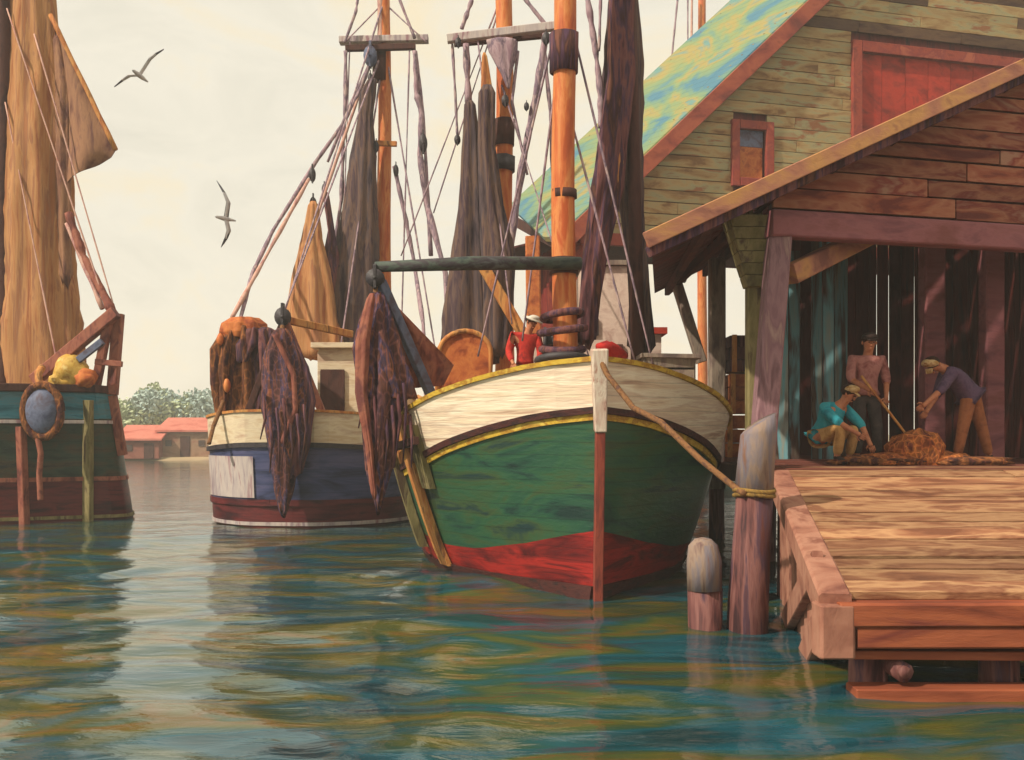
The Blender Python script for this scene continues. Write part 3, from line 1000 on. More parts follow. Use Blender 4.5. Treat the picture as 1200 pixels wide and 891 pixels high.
# lintel and end wall boards over it
yb = lambda x: front_y(x) - .02
m = MB(); m.beam((3.28, yb(3.28), 4.80), (XR, yb(XR), 4.80), .24, .34); m.build('lintel', M['beam_plum'], S)
m = MB()
z = 4.98
while z < roof_z(XR):
    h = random.uniform(.20, .30)
    x0 = max(3.3, 1.7 + (z + .5 * h - 4.45) / .5 + .05)
    if x0 > XR - .3: break
    cuts = [x0]
    while cuts[-1] < XR:
        cuts.append(cuts[-1] + random.uniform(1.6, 3.2))
    cuts[-1] = XR
    for a, b in zip(cuts, cuts[1:]):
        o = random.uniform(-.02, .02)
        m.beam((a + .01, yb(a) - .06 + o, z + h / 2), (b - .01, yb(b) - .06 + o, z + h / 2 + random.uniform(-.012, .012)), .05, h - random.uniform(.01, .035))
    z += h
m.build('end_wall', M['endboards'], S)
# studs behind the boards close the gaps
m = MB(); m.quadbox([(3.3, yb(3.3) + .05, 4.95), (XR, yb(XR) + .05, 4.95), (XR, yb(XR) + .05, roof_z(XR) - .1), (3.3, yb(3.3) + .05, roof_z(3.3) - .1)], (0, .03, 0))
m.build('wall_lining', M['darkboards'], S)
# roof sheet: front edge follows the rake, left edge runs back beside the quay
FL, FR = V((1.62, 11.95, roof_z(1.62))), V((XR, 14.15, roof_z(XR)))
BL, BR = V((3.05, 21.9, roof_z(3.05))), V((XR, 22.2, roof_z(XR)))
m = MB()
n = 16
for i in range(n):
    a0, a1 = i / n, (i + 1) / n - .006
    q = [FL.lerp(BL, a0), FR.lerp(BR, a0), FR.lerp(BR, a1), FL.lerp(BL, a1)]
    m.quadbox(q, (0, 0, .06))
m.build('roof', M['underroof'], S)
m = MB()
for i in range(9):
    x = 2.4 + i * .85
    t = (x - FL.x) / (FR.x - FL.x)
    yf = FL.y + (FR.y - FL.y) * t + .2
    m.beam((x, yf, roof_z(x) - .1), (x if x > 3.3 else 3.3, 21.8, roof_z(max(x, 3.3)) - .1), .1, .16)
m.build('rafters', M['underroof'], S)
m = MB()
m.beam(FL + V((-.05, -.04, -.04)), FR + V((0, -.04, -.04)), .10, .19)
m.build('rake_board', M['rake'], S)
m = MB()
m.beam(FL + V((-.02, .06, -.17)), FR + V((0, .06, -.17)), .10, .12)
m.build('rake_trim', M['sail_plum'], S)
# boarded hopper under the eave on the olive post
tz, bz = 4.92, 4.05
yh = 13.45
m = MB()
def ring(px0, px1, z, yy, d):
    x0, x1 = (px0 - 600) / 1200 * yy, (px1 - 600) / 1200 * yy
    return [V((x0, yy, z)), V((x1, yy, z)), V((x1, yy + d, z)), V((x0, yy + d, z))]
for k in range(6):
    za, zb = tz + (bz - tz) * k / 6, tz + (bz - tz) * (k + .94) / 6
    ta, tb = k / 6, (k + .94) / 6
    A = ring(855 + 22 * ta, 913, za, yh - .35 * (1 - ta), .5 - .2 * ta)
    B = ring(855 + 22 * tb, 913, zb, yh - .35 * (1 - tb), .5 - .2 * tb)
    m.add(A + B, [(0, 1, 2, 3), (7, 6, 5, 4), (0, 4, 5, 1), (1, 5, 6, 2), (2, 6, 7, 3), (3, 7, 4, 0)])
m.build('hopper', M['olive'], S)
# back and side walls
m = MB()
x = 5.0
while x < XR + .2:
    w = random.uniform(.16, .3)
    top = roof_z(x) - .12
    m.beam((x + w / 2, 21.0 + random.uniform(-.03, .03), FZ), (x + w / 2, 21.0, top), w + random.choice((.0, -.004, -.02)), .05, up=(0, 1, 0))
    x += w
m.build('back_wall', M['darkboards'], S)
m = MB()
yy = 14.9
while yy < 21:
    w = random.uniform(.2, .3)
    m.beam((XR, yy + w / 2, FZ), (XR, yy + w / 2, roof_z(XR) - .15), .05, w - .015, up=(0, 1, 0))
    yy += w
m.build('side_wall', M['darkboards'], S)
m = MB()
x = 4.55
i = 0
while x < 5.75:
    w = random.uniform(.15, .26)
    if i not in (2, 6):
        m.beam((x + w / 2, 17.8 + random.uniform(-.03, .03), FZ), (x + w / 2, 17.8, 5.2 + .5 * (x - 4.55) * .8), w - .02, .05, up=(0, 1, 0))
    x += w; i += 1
m.build('gap_light_partition', M['gaplight_boards'], S)  # pale teal boards stand in for light showing through the wall

# ------------------------------------------------------------------ fish house (behind the masts)
A0 = V((2.0, 30.0, 0)); WD = V((.966, .259, 0)); DD = V((-.6, .8, 0))
FH = thing('fish_house', (5, 31, FZ), 'large green boarded fish house with mossy roof and rust red trim, open below', 'building')


def fp(t, d, z): return V((A0.x + WD.x * t + DD.x * d, A0.y + WD.y * t + DD.y * d, z))


PITCH = .955
def rz(t): return 8.55 + PITCH * t
RID = 14.0                                   # ridge at t = RID, then the other slope falls
def gz(t): return rz(t) if t <= RID else rz(RID) - PITCH * (t - RID)
def tl(d): return -.95 + 2.0 * max(d, 0) / 4.9      # the eave runs in towards the back
TW, DEP = 28.0, 4.9
for dd, nm in ((0, 'gable_wall'), (DEP, 'rear_gable')):
    m = MB()
    z = 8.0
    while z < gz(RID) - .3:
        h = .36
        t0 = max(0 if dd == 0 else 2.0, (z + h * .3 - 8.55) / PITCH); t1 = TW - t0
        if t1 - t0 < .4: break
        cuts = [t0]
        while cuts[-1] < t1: cuts.append(cuts[-1] + random.uniform(2.5, 5))
        cuts[-1] = t1
        for a, b in zip(cuts, cuts[1:]):
            o = random.uniform(-.015, .015)
            # leave the window and the loading door open
            segs = [(a, b)]
            for (wa, wb, za, zb) in ((4.92, 6.05, 9.75, 11.75), (9.0, 17.3, 9.4, 14.5)):
                if dd == 0 and z + h > za and z < zb:
                    ns = []
                    for (u, v) in segs:
                        if v <= wa or u >= wb: ns.append((u, v)); continue
                        if u < wa: ns.append((u, wa))
                        if v > wb: ns.append((wb, v))
                    segs = ns
            for (u, v) in segs:
                if v - u > .05:
                    m.cur = 1 if (dd == 0 and u > 6.5 and z > 14.4 and random.random() < .55) else 0
                    m.beam(fp(u, dd + o, z + h / 2), fp(v - .012, dd + o, z + h / 2), .07, h - .03, up=V((0, -.12 if dd == 0 else .12, 1)))
        z += h
    m.build(nm, [M['siding'], M['siding_dark']] if dd == 0 else M['redwall'], FH)
m = MB(); m.quadbox([fp(.1, .15, 8.0), fp(TW - .1, .15, 8.0), fp(RID, .15, gz(RID) - .3)], (DD.x * .05, DD.y * .05, 0)); m.build('wall_lining', M['darkboards'], FH)
# roof
m = MB()
for i in range(7):
    d0, d1 = -.45 + i * .825, -.45 + (i + 1) * .825 - .01
    m.quadbox([fp(tl(d0), d0, rz(tl(d0))), fp(RID, d0, rz(RID)), fp(RID, d1, rz(RID)), fp(tl(d1), d1, rz(tl(d1)))], (-.09, 0, .14))
    m.quadbox([fp(RID, d0, rz(RID)), fp(TW + .9, d0, gz(TW + .9)), fp(TW + .9, d1, gz(TW + .9)), fp(RID, d1, rz(RID))], (0.09, 0, .14))
m.build('roof', M['roofgreen'], FH)
m = MB()
m.beam(fp(-1.0, -.5, rz(-1.0) - .14), fp(RID, -.5, rz(RID) - .14), .12, .46)
m.beam(fp(RID, -.5, rz(RID) - .14), fp(TW + .9, -.5, gz(TW + .9) - .14), .12, .46)
m.build('rake_fascia', M['fascia'], FH)
m = MB()
m.beam(fp(-.9, -.4, rz(-.9) - .15), fp(tl(DEP) + .03, DEP + .4, rz(tl(DEP)) - .12), .1, .3)
m.build('eave_board', M['dkwood'], FH)
# ceiling, plate, posts, left wall
m = MB()
for i in range(22):
    t = i * TW / 22
    m.quadbox([fp(t, 0.02, 8.05), fp(t + TW / 22 - .03, 0.02, 8.05), fp(t + TW / 22 - .03, DEP, 8.05), fp(t, DEP, 8.05)], (0, 0, .06))
m.build('loft_floor', M['underroof'], FH)
m = MB(); m.beam(fp(-.1, -.12, 7.85), fp(TW, -.12, 7.85), .16, .36); m.build('wall_plate', M['redtrim'], FH)
for t in (0, 9.6, 14, TW):
    m = MB(); m.beam(fp(t, .1, FZ), fp(t, .1, 8.0), .3, .3, up=(0, 1, 0)); m.build('post', M['redtrim'], FH)
m = MB()
d = 0
while d < DEP:
    w = random.uniform(.28, .42)
    tt = 2.0 * d / DEP
    m.beam(fp(tt, d + w / 2, FZ), fp(tt, d + w / 2, rz(tt) - .25), w - .02, .06, up=DD.cross(V((0, 0, 1))))
    d += w
m.build('side_wall', M['redwall'], FH)
m = MB(); m.beam(P(626, 420, 29.6), P(624, 278, 29.6), .42, .42, up=(0, 1, 0)); m.build('hoist_post', M['orangewood'], FH)
m = MB()
m.quadbox([fp(-.5, .5, FZ - .12), fp(TW, .5, FZ - .12), fp(TW, DEP + .5, FZ - .12), fp(-.5, DEP + .5, FZ - .12)], (0, 0, .1))
m.build('floor', M['floor'], FH)
for (t, d) in ((0, .8), (1.8, 5.0), (6, .8), (12, .8), (6, 5.0)):
    q = fp(t, d, 0)
    m = MB(); m.tube([(q.x, q.y, -1), (q.x, q.y, FZ - .1)], .2, 10); m.build('support_pile', M['pile'], FH)


def opening(name, t0, t1, z0, z1, fr, fill, mull=0):
    f = MB()
    for (a, b) in ((fp(t0 - fr / 2, -.08, z0 - fr), fp(t0 - fr / 2, -.08, z1 + fr)), (fp(t1 + fr / 2, -.08, z0 - fr), fp(t1 + fr / 2, -.08, z1 + fr))):
        f.beam(a, b, fr, .16, up=(0.26, -1, 0))
    f.beam(fp(t0 + .01, -.085, z1 + fr / 2), fp(t1 - .01, -.085, z1 + fr / 2), .16, fr)
    f.beam(fp(t0 + .01, -.10, z0 - fr / 2), fp(t1 - .01, -.10, z0 - fr / 2), .2, fr)
    o = f.build(name, M['redtrim'], FH)
    g = MB()
    if fill == 'boards':
        n = 9
        for i in range(n):
            u, v = t0 + (t1 - t0) * i / n, t0 + (t1 - t0) * (i + 1) / n - .015
            g.quadbox([fp(u, .02, z0), fp(v, .02, z0), fp(v, .02, z1), fp(u, .02, z1)], (0, .06, 0))
        g.build('door_leaf', M['reddoor'], o)
        g = MB(); g.beam(fp(t0 + .2, -.03, z0 + .4), fp(t1 - 2.0, -.03, z1 - .6), .06, .3); g.build('door_brace', M['redtrim'], o)
    else:
        g.quadbox([fp(t0, .05, z0), fp(t1, .05, z0), fp(t1, .05, z1 - .5), fp(t0, .05, z1 - .5)], (0, .04, 0))
        g.build('shutter', M['orangewood'], o)
        g = MB(); g.quadbox([fp(t0, .03, z1 - .5), fp(t1, .03, z1 - .5), fp(t1, .03, z1), fp(t0, .03, z1)], (0, .03, 0))
        g.build('pane', M['bluespar'], o)
    return o


opening('window', 5.05, 5.95, 9.95, 11.45, .26, 'pane')
opening('loading_door', 9.3, 17.0, 9.6, 14.2, .34, 'boards')


# ------------------------------------------------------------------ green boat, bow on
def planks_on_deck(h, parent, s0, s1, zf, inset=.12, mat='deck'):
    m = MB()
    n = 26
    rows = []
    for i in range(n):
        s = s0 + (s1 - s0) * i / (n - 1)
        z = zf(s)
        hw = max(h.half(s, z) - inset, .02)
        rows.append([h.axis(s, -hw, z), h.axis(s, -hw * .5, z + .03), h.axis(s, 0, z + .05), h.axis(s, hw * .5, z + .03), h.axis(s, hw, z)])
    m.grid(rows, False)
    return m.build('deck', M[mat], parent)


G = thing('fishing_boat', (1.0, 16, 0), 'green hulled fishing boat with cream bulwark and red bottom, bow towards the viewer', 'boat')
ga = R(-5)
GH = Hull((1.08, 13.35, 0), ga, 11.6,
          [(0, .02), (.25, .52), (.6, .98), (1, 1.48), (1.6, 2.05), (2.3, 2.48), (3.2, 2.72), (4.5, 2.72), (6.5, 2.55), (9, 2.1), (11.6, 1.35)],
          [(0, .02), (.25, .22), (.6, .50), (1, .82), (1.6, 1.25), (2.3, 1.65), (3.2, 1.95), (4.5, 2.15), (6.5, 2.1), (9, 1.6), (11.6, .7)],
          [(0, 3.04), (.5, 2.97), (1, 2.84), (1.6, 2.66), (2.3, 2.44), (3.2, 2.24), (4.5, 2.12), (7, 2.12), (9, 2.28), (11.6, 2.6)], .34, .8, .8)
bw = lambda s: GH.sheer(s) - lerp_table([(0, .62), (1, .66), (2.2, .70), (3.2, .66), (11.6, .6)], s)    # foot of the bulwark
redz = lambda s: lerp_table([(0, .86), (.8, .62), (1.6, .46), (2.4, .44), (3.5, .52), (11.6, .5)], s)
m = MB()
top_levels = [lambda s, t=t: redz(s) + (bw(s) - redz(s)) * t for t in (0, .15, .3, .45, .6, .75, .9, 1)]
GH.shell(m, top_levels)
m.cur = 1
GH.shell(m, [lambda s, t=t: -.7 + (redz(s) + .7) * t for t in (0, .2, .4, .55, .7, .85, 1)])
m.cur = 0
# transom
L_ = GH.L
tr = [[GH.pt(L_, -1, z), GH.pt(L_, 1, z)] for z in (-.6, 0, .5, 1.2, 1.9, bw(L_))]
m.grid(tr)
m.build('hull', [M['green'], M['red_bottom']], G, fix=True)
m = MB()
GH.strip(m, lambda s: bw(s) + .01, lambda s: GH.sheer(s), -.09, .015)
m.quadbox([GH.pt(L_, -1, bw(L_)), GH.pt(L_, 1, bw(L_)), GH.pt(L_, 1, GH.sheer(L_)), GH.pt(L_, -1, GH.sheer(L_))], (0, .06, 0))
m.build('bulwark', M['cream'], G)
m = MB()
GH.strip(m, lambda s: bw(s) - .04, lambda s: bw(s) + .045, .0, .075)
m.build('rub_rail', M['darkrail'], G)
m = MB()
GH.strip(m, lambda s: bw(s) - .125, lambda s: bw(s) - .043, .0, .035)
m.build('gilt_stripe', M['yellow'], G)
m = MB()
GH.strip(m, lambda s: GH.sheer(s) + .002, lambda s: GH.sheer(s) + .065, -.15, .055)
m.build('cap_rail', M['yellow'], G)
m = MB()
GH.strip(m, lambda s: -.12, lambda s: .13, .0, .045)
m.build('waterline_band', M['darkrail'], G)
planks_on_deck(GH, G, .3, 11.5, lambda s: max(GH.sheer(s) - .32, 1.84))
# stem: pale above, red-brown below
m = MB()
f0 = GH.pt(0, 1, 2.3); f1 = GH.pt(0, 1, 3.0)
fx = V((.0, -.09, 0))
m.beam(GH.pt(0, 1, 2.15) + fx, GH.pt(0, 1, 2.98) + fx + V((-.03, -.05, .20)), .15, .24, up=(0, -1, 0), w1=.21)
m.build('stem_head', M['stem'], G)
m = MB()
m.beam(GH.pt(0, 1, -.6) + fx, GH.pt(0, 1, 2.14) + fx, .12, .2, up=(0, -1, 0))
m.build('stem_post', M['stem_red'], G)
# timber fender frames on the port side
def hull_timber(name, s, z0, z1, w, th, mat, side=-1):
    m = MB()
    rows = []
    k = 12
    for i in range(k):
        z = z0 + (z1 - z0) * i / (k - 1)
        rows.append([GH.pt(s - w / 2, side, z, .02), GH.pt(s - w / 2, side, z, th), GH.pt(s + w / 2, side, z, th), GH.pt(s + w / 2, side, z, .02)])
    m.grid(rows, False, True)
    n0 = len(m.v) - 4 * k
    m.f += [(n0, n0 + 1, n0 + 2, n0 + 3), (len(m.v) - 1, len(m.v) - 2, len(m.v) - 3, len(m.v) - 4)]
    m.mi += [0, 0]; m.smooth += [False, False]
    return m.build(name, M[mat], G)
m = MB()
GH.strip(m, lambda s: bw(s) + .05, lambda s: GH.sheer(s) - .01, .016, .05, sides=(-1,), s0=2.25, s1=4.2, n=10)
m.build('bulwark_doubler', M['ochre'], G)
hull_timber('side_timber', 2.62, .1, 2.40, .34, .09, 'ochre')
hull_timber('side_timber', 3.5, .3, 2.2, .3, .16, 'olive')
hull_timber('fender_board', 2.2, 1.3, 2.25, .2, .12, 'olive')
m = MB()
p = GH.pt(2.0, -1, 2.02, .2); q = GH.pt(3.3, -1, 1.85, .26)
m.beam(p, q, .08, .12); m.build('strap', M['dkwood'], G)

# foremast with its iron bands
def mast(parent, x, y, z0, z1, r0, r1, mat='orange', name='mast'):
    m = MB()
    n = 14
    pts = [(x + .02 * math.sin(i * .9), y, z0 + (z1 - z0) * i / n) for i in range(n + 1)]
    m.tube(pts, [r0 + (r1 - r0) * i / n for i in range(n + 1)], 18, wob=.05)
    return m.build(name, M[mat], parent)


MX, MY = .84, 16.5
FM = mast(G, MX, MY, 1.85, 13.2, .205, .165)
for (z, h, r) in ((8.25, .62, .235), (5.98, .14, .2), (4.82, .26, .235)):
    m = MB(); m.tube([(MX, MY, z - h / 2), (MX, MY, z + h / 2)], r, 16, wob=.1); m.build('band', M['sail_plum' if h > .5 else 'dkwood'], FM)
for i, z in enumerate((3.48, 3.78, 4.02, 3.3)):
    m = MB()
    rr = (.33, .36, .31, .40)[i]
    m.tube([(MX + math.cos(t * math.pi / 10) * rr - .03, MY - .05 + math.sin(t * math.pi / 10) * rr, z + .05 * math.sin(t * math.pi / 10 + i)) for t in range(21)], .062, 8, caps=False)
    m.build('rope_coil', M['sail_plum' if i != 3 else 'iron'], FM)
# trawl boom to port with its block
BZ = 4.86
m = MB()
m.tube([(MX + .25, MY - .22, BZ - .03), (-.6, 15.8, BZ - .11), (-2.04, 15.3, BZ - .25)], [.10, .11, .08], 14, wob=.1)
bo = m.build('boom', M['greyspar'], G)
block_part(bo, (-2.04, 15.28, BZ - .42), .15, 'iron', 1.0)
m = MB()
m.beam((-1.97, 15.35, BZ - .46), GH.axis(2.9, -2.1, 2.72), .12, .15)
m.build('boom_strut', M['bluespar'], G)
m = MB()
m.tube([(-1.98, 15.45, BZ - .6), GH.axis(2.7, -2.35, 2.66)], .045, 8)
m.build('stay', M['ochre'], G)
# red-brown cloth slung inside the strut
m = MB()
a, b, c, d = V(P(452, 345, 15.6)), V(P(532, 428, 16.4)), V(P(520, 452, 16.4)), V(P(470, 456, 15.9))
rows = []
for i in range(9):
    l, r_ = a.lerp(d, i / 8), a.lerp(b, min(1, i / 6)) if i < 6 else b.lerp(c, (i - 6) / 2)
    rows.append([l.lerp(r_, k / 8) + V((0, .07 * math.sin(k * 1.7 + i * .4), 0)) for k in range(9)])
m.grid(rows); rows2 = [[p + V((0, .03, 0)) for p in r] for r in rows]; m.grid(rows2)
m.build('slung_cloth', M['brownred'], G)

# main mast with its crosstree
QX, QY = -.17, 21.6
MM = mast(G, QX, QY, 1.85, 14.2, .21, .16)
m = MB(); m.tube([(QX, QY, 8.2), (QX, QY, 8.75)], .225, 14, wob=.2); m.build('band', M['dkwood'], MM)
m = MB(); m.tube([(QX - .02, QY - .05, 7.65), (QX, QY, 7.95)], .24, 14, wob=.2); m.build('band', M['iron'], MM)
m = MB(); m.beam(P(524, 46, 21.4), P(650, 31, 21.4), .16, .17); ct = m.build('crosstree', M['patch'], MM)
m = MB(); m.beam(P(532, 52, 21.7), P(640, 42, 21.7), .12, .1); m.build('crosstree', M['dkwood'], MM)
m = MB(); m.drape([(P(588, 45, 21.2), .30, .12), (P(590, 62, 21.2), .27, .12), (P(593, 86, 21.2), .1, .08), (P(596, 104, 21.2), .03, .03)], 5, .15, seed=3)
m.build('sail_bundle', M['rigging'], MM)
for pts, r in (([P(530, 52, 21.5), P(533, 100, 21.5), P(536, 160, 21.5)], .03),
               ([P(546, 52, 21.4), P(549, 120, 21.4)], .07),
               ([P(640, 40, 21.3), P(628, 110, 21.3), P(612, 195, 21.3), P(598, 290, 21.3), P(588, 310, 21.3)], .07),
               ([P(636, 44, 21.6), P(645, 130, 21.6), P(650, 240, 21.6)], .045),
               ([P(607, 60, 21.3), P(600, 120, 21.3), P(618, 205, 21.3)], .03),
               ([P(553, 0, 21.4), P(541, 34, 21.4)], .045), ([P(612, -5, 21.4), P(640, 30, 21.4)], .045)):
    stay(G, pts, r)
for (px, py, r) in ((640, 45, .15), (592, 118, .14), (617, 125, .10), (537, 50, .12), (536, 164, .12)):
    block_part(G, P(px, py, 21.2), r * .6)
# furled dark sails by the main mast
def drape_px(parent, rows, Y, mat, name, seed, pleats=7, amp=.16, dy=.3, rag=.3):
    m = MB()
    pts = []
    for (py, a, b) in rows:
        l, r_ = P(a, py, Y), P(b, py, Y)
        hw = (r_.x - l.x) / 2
        pts.append(((l + r_) / 2, hw, max(.05, min(hw * .7, dy))))
    m.drape(pts, pleats, amp, seed=seed, rag=rag)
    return m.build(name, M[mat], parent)


drape_px(G, [(118, 545, 556), (160, 543, 562), (220, 539, 566), (300, 530, 572), (350, 524, 578), (400, 520, 582), (430, 522, 580)], 21.0, 'sail_dark', 'furled_sail', 1)
drape_px(G, [(62, 565, 570), (100, 564, 576), (160, 562, 578)], 21.15, 'ochre', 'furled_sail', 8, 4)
drape_px(G, [(100, 562, 580), (170, 561, 579), (240, 563, 588), (300, 566, 602), (360, 568, 600), (415, 568, 596)], 20.6, 'sail_dark', 'furled_sail', 5)
m = MB(); m.beam(P(566, 312, 20.2), P(612, 390, 20.2), .22, .2, up=(0, -1, 0)); m.build('derrick', M['ochre'], G)

# tall furled sail and net on the fore side, starboard
m = MB(); m.tube([(2.2, 17.6, 1.85), (1.98, 17.6, 12)], [.13, .1], 12); m.build('spar', M['dkwood'], G)
drape_px(G, [(-30, 714, 744), (20, 712, 748), (70, 710, 752), (120, 706, 752), (170, 705, 750), (200, 708, 752), (250, 728, 754), (300, 735, 758), (360, 737, 762), (412, 736, 768)], 17.8, 'sail_dark', 'furled_sail', 11, 8, .12, .3)
drape_px(G, [(-30, 718, 742), (30, 714, 740), (90, 714, 742), (150, 705, 736), (220, 694, 730), (290, 684, 712), (350, 680, 702), (405, 676, 696)], 17.35, 'sail_plum', 'hung_net', 14, 6, .18, .28)
m = MB(); m.drape([(P(722, 150, 17.3), .08, .06), (P(720, 190, 17.3), .13, .1), (P(722, 222, 17.3), .06, .06)], 4, seed=5); m.build('cloth_knot', M['ochre'], G)
for pts, r in (([P(688, -5, 17.6), P(698, 60, 17.6), P(704, 110, 17.6), P(704, 150, 17.6)], .05),
               ([P(704, -5, 17.5), P(702, 60, 17.5)], .03)):
    stay(G, pts, r)

# deck gear
m = MB()
h0 = GH.axis(7.6, .35, 2.15)
c0 = P(706, 400, 20.9)
m.beam((c0.x + .1, 20.9, 3.7), (c0.x + .1, 22.3, 3.7), 1.1, 3.7)
wh = m.build('wheelhouse', M['housewhite'], G)
m = MB(); m.beam((c0.x + .1, 20.8, 5.61), (c0.x + .1, 22.5, 5.61), 1.3, .1); m.build('wheelhouse_roof', M['greywood'], G)
m = MB(); m.beam((c0.x - .02, 20.86, 3.2), (c0.x + .42, 20.86, 3.2), .06, 1.5); m.build('door', M['dkwood'], wh)
m = MB(); m.beam((c0.x - .36, 20.87, 4.3), (c0.x - .08, 20.87, 4.3), .05, .35); m.build('window', M['darkglass'], wh)
m = MB()
a = P(612, 430, 18.8); b = P(652, 384, 18.8)
m.quadbox([(a.x, 18.8, 1.85), (b.x, 18.8, 1.85), (b.x, 18.8, b.z), (a.x + .1, 18.8, b.z - .2), (a.x, 18.8, b.z - .3)], (0, .9, 0))
m.build('trunk_cabin', M['housewhite'], G)
m = MB()
m.quadbox([(-.3, 17.2, 1.86), (.62, 17.2, 1.86), (.62, 18.5, 1.86), (-.3, 18.5, 1.86)], (0, 0, .42))
m.quadbox([(-.36, 17.14, 2.285), (.68, 17.14, 2.285), (.68, 18.56, 2.285), (-.36, 18.56, 2.285)], (0, 0, .05))
m.build('fish_hatch', M['greywood'], G)
m = MB()
a, b = P(756, 424, 19.2), P(800, 392, 19.2)
m.quadbox([(a.x, 19.2, 1.85), (b.x - .4, 19.2, 1.85), (b.x - .4, 19.2, b.z), (a.x, 19.2, b.z)], (0, 1.2, 0))
m.build('galley_house', M['housewhite'], G)
m = MB()
m.quadbox([(a.x - .08, 19.1, b.z + .005), (b.x - .3, 19.1, b.z + .005), (b.x - .3, 20.5, b.z + .005), (a.x - .08, 20.5, b.z + .005)], (0, 0, .12))
m.build('galley_roof', M['reddoor'], G)
m = MB(); m.tube([P(640, 404, 17.4), P(672, 404, 17.4)], .2, 14); m.tube([P(637, 404, 17.4), P(640, 404, 17.4)], .3, 14); m.tube([P(672, 404, 17.4), P(675, 404, 17.4)], .3, 14)
m.beam(P(656, 404, 17.4), (P(656, 404, 17.4).x, 17.4, 1.9), .3, .3, up=(0, 1, 0))
m.build('winch', M['iron'], G)
# arched companion hood
m = MB()
cx, cy, zz = -.90, 18.4, 2.3
prof = []
for i in range(13):
    t = math.pi * i / 12
    prof.append((math.cos(t) * -.47, 1.25 + math.sin(t) * .42))
prof = [(-.47, -.45)] + prof + [(.47, -.45)]
m.quadbox([(cx + x + (z * .04), cy, zz + z) for x, z in prof], (0, .9, 0))
hd = m.build('companion_hood', M['orangewood'], G)
m = MB()
m.tube([(cx + x + (z * .04), cy - .02, zz + z) for x, z in prof], .045, 8)
m.build('hood_rim', M['ochre'], hd)
m = MB()
m.tube([P(700, 408, 14.55), P(712, 406, 14.6), P(722, 412, 14.75), P(733, 417, 14.9)], [.06, .1, .1, .05], 10, wob=.5)
m.tube([P(706, 414, 14.6), P(720, 414, 14.7), P(730, 419, 14.9)], [.05, .08, .04], 10, wob=.4)
o = m.build('red_tarpaulin', M['redcloth'], None, org=P(716, 418, 14.7))
tag(o, 'bright red rolled tarpaulin lying on the green boat bow behind the stem', 'tarpaulin')

# weathered box beside the starboard rail
T = thing('fish_box', (2.62, 17.1, 1.85), 'weathered grey slatted box on the green boat starboard deck', 'box')
m = MB()
for k in range(7):
    z = 1.9 + k * .235
    m.beam((2.2, 16.8, z), (3.0, 16.86, z), .03, .2)
m.build('front_slats', M['greywood'], T)
m = MB()
m.beam((2.2, 17.45, 2.62), (3.0, 17.45, 2.62), .04, 1.5); m.beam((2.19, 16.85, 2.62), (2.19, 17.43, 2.62), .04, 1.5); m.beam((3.01, 16.9, 2.62), (3.01, 17.43, 2.62), .04, 1.5)
m.build('side_panel', M['greywood'], T)
m = MB(); m.beam((2.12, 17.13, 3.41), (3.1, 17.13, 3.39), .76, .07); m.build('lid', M['greywood'], T)

# hung net from the boom end
T = thing('hung_net', (-2.04, 15.3, .8), 'long dark plum net hanging from the green boat boom end beside its bow', 'net', 'nets hung to dry from the booms')
drape_px(T, [(342, 436, 448), (372, 424, 458), (410, 416, 470), (450, 420, 482), (470, 430, 484)], 15.3, 'net', 'upper_net', 21, 7, .2, .22, .35)
drape_px(T, [(400, 436, 452), (455, 430, 470), (500, 428, 464), (550, 430, 458), (595, 440, 446)], 15.2, 'net', 'lower_net', 26, 5, .2, .2, .3)
drape_px(T, [(344, 432, 440), (400, 418, 432), (460, 417, 429), (520, 428, 436), (585, 436, 442)], 15.02, 'brownred', 'red_float_line', 23, 4, .14, .1, .1)
m = MB()
for k in range(9):
    x0 = 424 + k * 7; y0 = 440 + (k * 37) % 50
    m.tube([P(x0, y0, 15.08), P(x0 + 3, y0 + 30, 15.02), P(x0 - 4 + k % 3 * 3, y0 + 62 + k % 4 * 12, 15.06)], [.028, .024, .01], 6)
m.build('loose_twine', M['sail_plum'], T)
m = MB(); m.tube([(-2.04, 15.3, BZ - .5), (-2.04, 15.28, 4.0)], .035, 8); m.build('hanging_rope', M['rope'], T)

# mooring rope from the stem to the pile
m = MB()
pp = [P(700, 415, 12.9), P(712, 440, 12.7), P(742, 478, 12.3), P(775, 495, 11.9), P(820, 538, 11.4), P(862, 572, 11.0), (2.45, 10.8, 1.48)]
rope(m, pp, .036, .0)
o = m.build('mooring_rope', M['rope'], None, org=(1, 12.9, 3.0))
tag(o, 'brown mooring rope slanting from the green boat stem to the tall pile', 'rope')

# ------------------------------------------------------------------ dark blue boat, stern on
B = thing('fishing_boat', (-4.6, 26, 0), 'slate blue dragger with cream rail and maroon bottom seen from its round stern', 'boat')
def ell(w, a): return [(a * t, w * math.sqrt(1 - (1 - t) ** 2) + .25 * (1 - t) ** 8) for t in (0, .01, .03, .07, .13, .22, .35, .5, .7, 1)]


